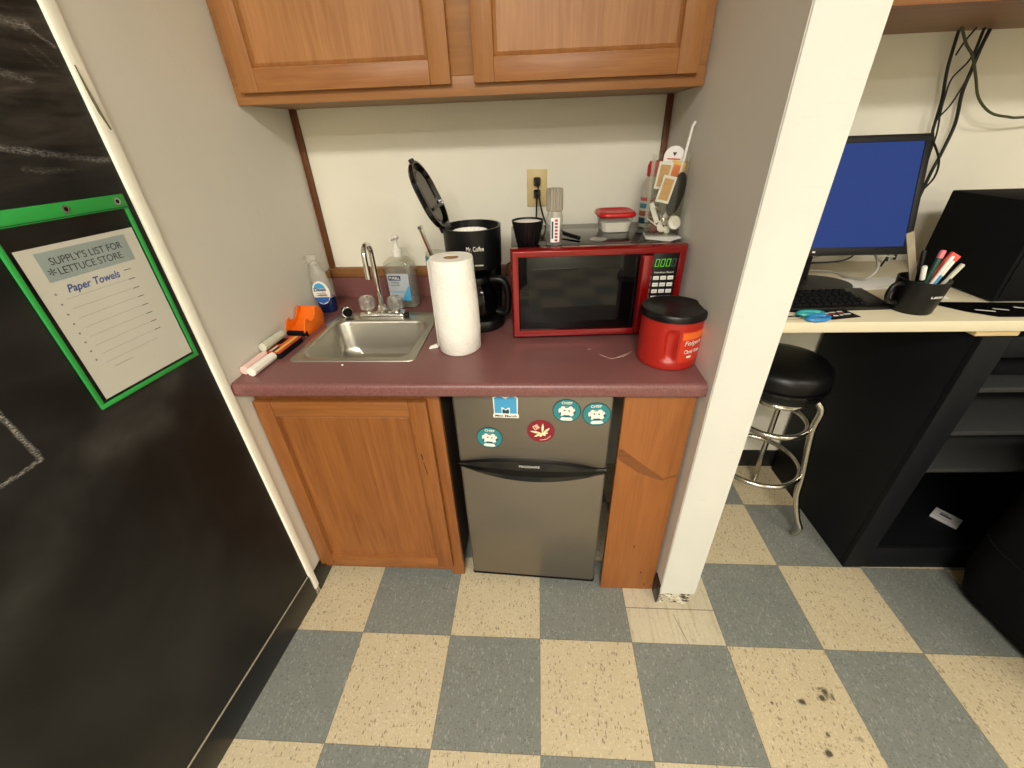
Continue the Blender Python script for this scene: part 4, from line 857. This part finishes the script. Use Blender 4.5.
obj('face_frame', b, M_NAVY, t, bevel=.0015)
obj('bottom_shelf', B().box(.0205, cwid - .0205, .02, cdep - .011, .09, .11), M_NAVY, t)
for z in (.465, .618, .775): obj('shelf', B().box(.0205, cwid - .0205, .0215, cdep - .011, z, z + .016), mat('shelf_grey', (38, 39, 38), .7), t, bevel=.001)
o = obj('white_card', B().box(-.035, .035, -.025, .025, 0, .012), M_PAPER, bevel=.001); o.location = (1.585, .45, .1105); o.rotation_euler = (0, 0, -.95); o.scale = (1.15, 1.25, 1)
tag(o, 'small white card box on the bottom shelf of the dark cabinet', 'card'); obj('print', B().box(-.018, .012, -.004, .004, .0121, .0125), M_INK, o); obj('print', B().box(-.018, .0, .008, .011, .0121, .0125), M_INK, o)
o = obj('black_pouch', B().loops([[(x, y, z) for x, y in rr(0, 0, w_, w_ * .5, .03)] for z, w_ in ((0, .14), (.02, .17), (.05, .15), (.06, .1))]), M_FABRIC); o.location = (1.40, .43, .7915 + .006)
tag(o, 'black pouch on the highest visible shelf of the dark cabinet', 'pouch')

# bag at the lower right
BA = thing('fabric_bag', 'large black fabric bag standing in front of the dark cabinet', 'bag', (1.70, .03, 0), math.radians(4))
L = []
for z, w_, d_, r_ in ((0, .34, .44, .08), (.03, .42, .48, .10), (.12, .50, .50, .12), (.3, .54, .50, .12), (.55, .56, .48, .12), (.68, .50, .44, .12), (.72, .36, .36, .1)):
    L.append(rr(0, 0, w_, d_, r_, z, 8))
obj('bag_body', B().loops(L), M_FABRIC, BA, smooth=60)
obj('bag_seam', B().tube([(x * 1.002, y * 1.002, .3) for x, y in rr(0, 0, .54, .50, .12, None, 8)], .004, 6, closed=True), M_BLKM, BA)
obj('carry_handle', B().tube(smoothpts([(-.1, -.02, .70), (-.08, -.02, .80), (.08, -.02, .80), (.1, -.02, .70)], 6), .012, 8), M_FABRIC, BA)

# bar stool
SX, SY = .875, .585
t = thing('bar_stool', 'chrome bar stool with a round black vinyl seat under the desk', 'stool', (SX, SY, 0), 0)
ss = .94
obj('seat', B().lathe([(.11, .635), (.136, .639), (.147, .652), (.145, .683), (.149, .692), (.152, .712), (.147, .736), (.130, .752), (.08, .762), (.001, .764)], (-.015, 0, 0), 48), M_VINYL, t)
obj('seat_band', B().lathe([(.1485, .674), (.153, .676), (.153, .684), (.150, .686)], (-.015, 0, 0), 48, False), M_BLKG, t)
obj('seat_plate', B().lathe([(.001, .62), (.115, .62), (.125, .627), (.125, .6345), (.001, .6345)], (0, 0, 0), 32), M_DCHROME, t)
for k in range(4):
    a = math.radians((-40, 50, 140, -152)[k]); c_, s_ = math.cos(a), math.sin(a)
    obj('leg', B().tube(smoothpts([(r_ * c_, r_ * s_, z) for r_, z in ((.112, .624), (.140, .59), (.138, .5), (.165, .3), (.175, .2), (.205, .1), (.228, .05), (.216, .0115))], 5), .0115, 12), M_DCHROME, t)
for r_, z, w_ in ((.125, .5, .010), (.157, .292, .010)):
    obj('ring', B().tube([(r_ * math.cos(q), r_ * math.sin(q), z) for q in [2 * math.pi * i / 48 for i in range(48)]], w_, 12, closed=True), M_DCHROME, t)
obj('ring', B().tube([(.095 * math.cos(q), .095 * math.sin(q), .605) for q in [2 * math.pi * i / 40 for i in range(40)]], .009, 10, closed=True), M_DCHROME, t)

# monitor
t = thing('computer_monitor', 'black flat computer monitor showing a plain blue screen', 'monitor', (.83, .60, DZ), 0)
mw, mh = .50, .318; tl = math.radians(17)
mm = Matrix.Translation((0, -.045, .105)) @ Matrix.Rotation(-tl, 4, 'X')
b = B().box(-mw / 2, mw / 2, 0, .03, 0, mh); b.xf(mm); obj('display_case', b, M_BLK, t, bevel=.004)
b = B(); k = .018
for (x0, x1, z0, z1) in ((-mw / 2, mw / 2, 0, .022), (-mw / 2, mw / 2, mh - k, mh), (-mw / 2, -mw / 2 + k, .022, mh - k), (mw / 2 - k, mw / 2, .022, mh - k)): b.box(x0, x1, -.004, -.0002, z0, z1)
b.xf(mm); bz = obj('bezel', b, M_BLKS, t, bevel=.0008)
b = B().box(-mw / 2 + k, mw / 2 - k, -.0012, -.0003, .022, mh - k); b.xf(mm); obj('screen', b, M_SCREEN, t)
b = B().box(-.004, .004, -.0046, -.0041, .008, .012); b.xf(mm @ Matrix.Translation((-.02, 0, 0))); obj('badge', b, M_WHITE, bz)
obj('stand_neck', B().loops([rr(0, .03, .06, .03, .01, .014), rr(0, .035, .05, .025, .01, .16)]), M_BLK, t)
obj('stand_base', B().lathe([(.11, 0), (.12, .003), (.118, .008), (.09, .0135), (.001, .014)], (.03, .0, 0), 40, sy=.75), M_BLK, t)

# keyboard
t = thing('keyboard', 'black computer keyboard on the desk in front of the monitor', 'keyboard', (.737, .438, DZ), math.radians(3))
kw = .44; obj('keyboard_body', B().prism([(-.065, 0), (.065, 0), (.065, .018), (.06, .02), (-.06, .012), (-.065, .009)], 'X', -kw / 2, kw / 2), M_BLK, t, bevel=.001)
k0 = obj('key', B().loops([[(x, y, z) for x, y in rr(0, 0, w_, w_, .002, None, 2)] for z, w_ in ((0, .0165), (.006, .0135))]), M_BLKM, t)
first = True
for r_ in range(5):
    for c_ in range(19):
        y = -.048 + r_ * .0215; x = -.205 + c_ * .0195 + (r_ % 2) * .004; 
        if x > kw / 2 - .012: continue
        k = k0 if first else k0.copy()
        if not first: COL.objects.link(k); k.parent = t
        first = False; k.location = (x, y, .0125 + (y + .06) / .12 * .008)
# mug and pens
MX, MY = 1.006, .383
t = thing('pen_mug', 'black mug full of pens at the front of the desk', 'mug', (MX, MY, DZ))
obj('cup', B().lathe([(.044, 0), (.046, .003), (.053, .055), (.056, .088), (.0535, .088), (.050, .05), (.043, .007), (.001, .007)], (0, 0, 0), 36), M_BLK, t)
obj('handle', B().tube(smoothpts([(-.050, -.008, .075), (-.078, -.014, .076), (-.088, -.016, .055), (-.078, -.012, .032), (-.046, -.006, .022)], 6), .006, 10), M_BLK, t)
A = math.radians(-79); text('lettering', 'Leduc', M_WHITE, t, (.0525 * math.cos(A), .0525 * math.sin(A), .054), width=.034, height=.010, rot=(math.pi / 2 - .08, 0, A + math.pi / 2), curve=.051)
def pen(dx, dy, tx, ty, L_, r_, body, cap, lab, nm='pen', flat=False, capf=.3):
    o = thing(nm, lab, nm.replace('_', ' '), (MX + dx, MY + dy, DZ + .0085), 0, 'pens and markers in the mug')
    e = Vector((tx - dx, ty - dy, 0)); h = math.sqrt(max(.001, L_ * L_ - e.length_squared)); d = Vector((e.x, e.y, h))
    if flat:
        b = B().box(-r_ * 2.2, r_ * 2.2, -r_ * .4, r_ * .4, 0, L_); b.xf(Vector((0, 0, 1)).rotation_difference(d).to_matrix().to_4x4()); obj('body', b, body, o, bevel=.0008)
        b = B().box(-r_ * 2.3, r_ * 2.3, -r_ * .5, r_ * .5, L_ * (1 - capf), L_ * 1.005)
        b.xf(Vector((0, 0, 1)).rotation_difference(d).to_matrix().to_4x4())
        if cap: obj('end', b, cap, o)
    else:
        obj('body', B().tube([(0, 0, 0), tuple(d * .05), tuple(d * (1 - capf))], [r_ * .4, r_, r_], 12), body, o)
        obj('cap', B().tube([tuple(d * (1 - capf + .001)), tuple(d * .98), tuple(d)], [r_ * 1.15, r_ * 1.15, r_ * .9], 12), cap or body, o)
M_RULER = mat('worn_wood_ruler', (150, 138, 116), .7, var=.25, nscale=50)
M_SALM = mat('salmon_plastic', (224, 92, 78), .4)
pen(.018, .010, -.060, .035, .205, .0042, M_RULER, None, 'tall worn wooden stick leaning left, the longest in the mug', 'wooden_stick', True)
pen(.005, -.01, -.032, -.02, .122, .005, M_BLK, M_WHITE, 'black pen with a white cap at the left of the mug')
pen(.0, .0, -.024, .012, .15, .0045, M_BLK, M_BLK, 'all-black pen leaning left in the mug')
pen(.008, .005, .040, .03, .148, .006, mat('green_plastic', (40, 96, 78), .4), mat('pink_end', (226, 120, 130), .4), 'dark green marker with a pink end, middle of the mug', 'marker', capf=.14)
pen(-.01, -.014, .020, -.024, .145, .004, M_WHITE, M_WHITE, 'slim white pen at the front of the mug')
pen(.0, -.012, .038, -.012, .132, .004, M_LBLUE, M_WHITE, 'pale blue and white pen near the mug centre')
pen(.0, .01, .068, .022, .150, .006, M_SALM, M_SALM, 'salmon red utility knife leaning right in the mug', 'utility_knife', True)
pen(.012, -.01, .072, -.005, .130, .005, M_CHALKG, M_CHALKG, 'pale grey pen leaning furthest right in the mug')
pen(.01, .012, .052, .0, .13, .0045, M_BLK, M_BLK, 'short black pen at the right of the mug')

# scissors, card
t = thing('scissors', 'scissors with teal and blue handles at the front of the desk', 'scissors', (.697, .325, DZ + .0005), math.radians(188))
def loopring(cx, cy, rx_, ry_, rot_):
    P = []
    for i in range(28):
        a = 2 * math.pi * i / 28; x, y = rx_ * math.cos(a), ry_ * math.sin(a); P.append((cx + x * math.cos(rot_) - y * math.sin(rot_), cy + x * math.sin(rot_) + y * math.cos(rot_), .006))
    return B().tube(P, .0055, 8, closed=True)
obj('handle', loopring(-.028, .015, .030, .014, .12), mat('blue_grip', (40, 128, 190), .4), t); obj('handle', loopring(-.030, -.017, .032, .013, -.12), mat('teal_grip', (44, 158, 160), .4), t)
b = B().prism([(.0, .004), (.02, .008), (.12, .001), (.02, -.002)], 'Z', .003, .005); obj('blade', b, M_CHROME, t)
b = B().prism([(.0, -.004), (.02, -.008), (.12, -.001), (.02, .002)], 'Z', .0055, .0075); obj('blade', b, M_CHROME, t)
t = thing('business_card', 'small black card with white print beside the scissors', 'card', (.800, .350, DZ + .0004), math.radians(12))
obj('card', B().box(-.043, .043, -.027, .027, 0, .0012), M_BLKG, t); M_CP = mat('card_red_print', (150, 60, 62), .6)
for (x0, x1, y0, m_) in ((-.034, -.020, .010, M_WHITE), (-.016, .004, .012, M_CHALKG), (.010, .026, .013, M_CHALKG), (-.03, -.004, .002, M_CP), (.002, .022, .003, M_CP), (-.02, -.006, -.010, M_WHITE), (.0, .009, -.009, M_WHITE), (.014, .034, -.006, M_WHITE)):
    obj('print_mark', B().box(x0, x1, y0, y0 + .006, .00122, .0015), m_, t, smooth=0)
# box speaker, mat, papers
t = thing('speaker_box', 'large black box speaker at the right end of the desk', 'speaker', (1.385, .565, DZ), 0)
obj('speaker_case', B().box(-.135, .165, -.14, .14, .004, .256), M_BLKM, t, bevel=.004)
obj('speaker_grille', B().box(-.125, .155, -.1435, -.1405, .016, .246), M_BLKM, t, bevel=.001)
for x in (-.11, .14):
    for y in (-.11, .11): obj('foot', B().lathe([(.012, 0), (.012, .0039), (.001, .0039)], (x, y, 0), 12), M_BLKM, t)
t = thing('printed_mat', 'dark printed flyer lying before the black box speaker', 'flyer', (1.235, .376, DZ + .0004), math.radians(-3))
obj('sheet', B().prism([(-.15, .045), (-.10, -.02), (-.05, -.055), (.25, -.045), (.25, .05), (-.13, .052)], 'Z', 0, .0014), M_BLKG, t, smooth=0)
obj('print_patch', B().prism([(.03, -.03), (.12, -.036), (.14, -.0), (.06, -.002)], 'Z', .0015, .0019), mat('red_print', (140, 34, 30), .4), t, smooth=0)
for (x, y, l) in ((-.07, -.01, .04), (-.02, .0, .03), (.04, .012, .03)): obj('print_patch', B().prism([(x, y), (x + l, y - .01), (x + l, y - .006), (x, y + .005)], 'Z', .0015, .0019), M_PAPER, t, smooth=0)
for k, (x, y, rz, m, lab) in enumerate([(1.105, .49, .35, M_PAPER, 'upper loose paper slip behind the pen mug'), (1.13, .50, -.25, M_PAPER, 'lower loose paper slip behind the pen mug')]):
    o = obj('paper_slip', B().box(-.05, .05, -.028, .028, 0, .0010), m, smooth=0); o.location = (x, y, DZ + .0004 + (1 - k) * .0016); o.rotation_euler = (0, 0, rz); tag(o, lab, 'paper', 'paper slips')
o = obj('paper_pad', B().box(-.09, .09, -.05, .05, 0, .006), M_PAPER, bevel=.001); o.location = (1.055, .60, DZ + .0003); o.rotation_euler = (0, 0, .1); tag(o, 'white paper pad lying beside the monitor base', 'paper')

# cables
def cable(pts, r_, lab, m=None):
    o = obj('cable', B().tube(smoothpts(pts, 8), r_, 8), m or M_BLK); tag(o, lab, 'cable', 'cables hanging behind the monitor'); return o
ZS = 1.665
cable([(1.18, .84, ZS), (1.186, .84, 1.615), (1.194, .84, 1.569), (1.212, .84, 1.505), (1.22, .84, 1.451), (1.226, .84, 1.414), (1.243, .84, 1.362), (1.25, .84, 1.25), (1.245, .84, 1.1), (1.24, .82, 1.02)], .0042, 'thick black cable, leftmost where it leaves the shelf')
cable([(1.267, .845, ZS), (1.264, .845, 1.623), (1.265, .845, 1.572), (1.267, .845, 1.515), (1.286, .845, 1.437), (1.284, .845, 1.354), (1.278, .845, 1.293), (1.275, .845, 1.15), (1.28, .84, 1.02)], .0048, 'thick black cable, rightmost straight one below the shelf')
cable([(1.235, .828, ZS), (1.237, .828, 1.614), (1.231, .828, 1.588), (1.205, .826, 1.551), (1.208, .826, 1.505), (1.214, .826, 1.469), (1.228, .824, 1.41), (1.232, .822, 1.35)], .0024, 'thin black cable looping left onto the thick left cable')
cable([(1.228, .815, ZS), (1.232, .815, 1.605), (1.244, .82, 1.572), (1.241, .82, 1.538), (1.227, .818, 1.487), (1.206, .816, 1.452), (1.205, .816, 1.421), (1.22, .814, 1.39), (1.225, .81, 1.3)], .0024, 'thin black cable crossing below the first loop')
cable([(1.155, .80, ZS), (1.185, .80, 1.628), (1.215, .80, 1.601), (1.249, .80, 1.552), (1.283, .80, 1.501), (1.334, .80, 1.464), (1.388, .80, 1.451), (1.45, .80, 1.449), (1.7, .81, 1.47), (1.9, .82, 1.50)], .0034, 'olive cable curving away to the right along the wall', mat('olive_cable', (62, 66, 34), .5))
cable([(1.202, .81, ZS), (1.186, .81, 1.636), (1.178, .812, 1.605)], .0024, 'short thin cable end under the shelf')
cable([(1.20, .80, 1.40), (1.223, .80, 1.376), (1.252, .80, 1.336), (1.258, .80, 1.289), (1.235, .80, 1.24), (1.24, .80, 1.17), (1.22, .79, 1.08), (1.18, .76, 1.02)], .003, 'thin black cable behind the monitor right edge')
M_WC = mat('white_cable', (196, 192, 180), .5)
cable([(.90, .75, 1.014), (1.0, .73, 1.014), (1.01, .65, 1.018), (1.025, .60, 1.030), (1.055, .61, 1.055), (1.075, .66, 1.08), (1.07, .70, 1.10)], .004, 'white cable coiled on the desk under the monitor', M_WC)
cable([(.86, .76, 1.014), (.93, .79, 1.03), (1.02, .78, 1.065), (1.12, .77, 1.06), (1.22, .77, 1.05)], .0028, 'thin white cable running right behind the monitor', M_WC)
cable([(.88, .83, 1.016), (1.0, .83, 1.016), (1.10, .82, 1.03), (1.14, .83, 1.08), (1.15, .835, 1.16)], .003, 'black cable lying on the desk behind the monitor')
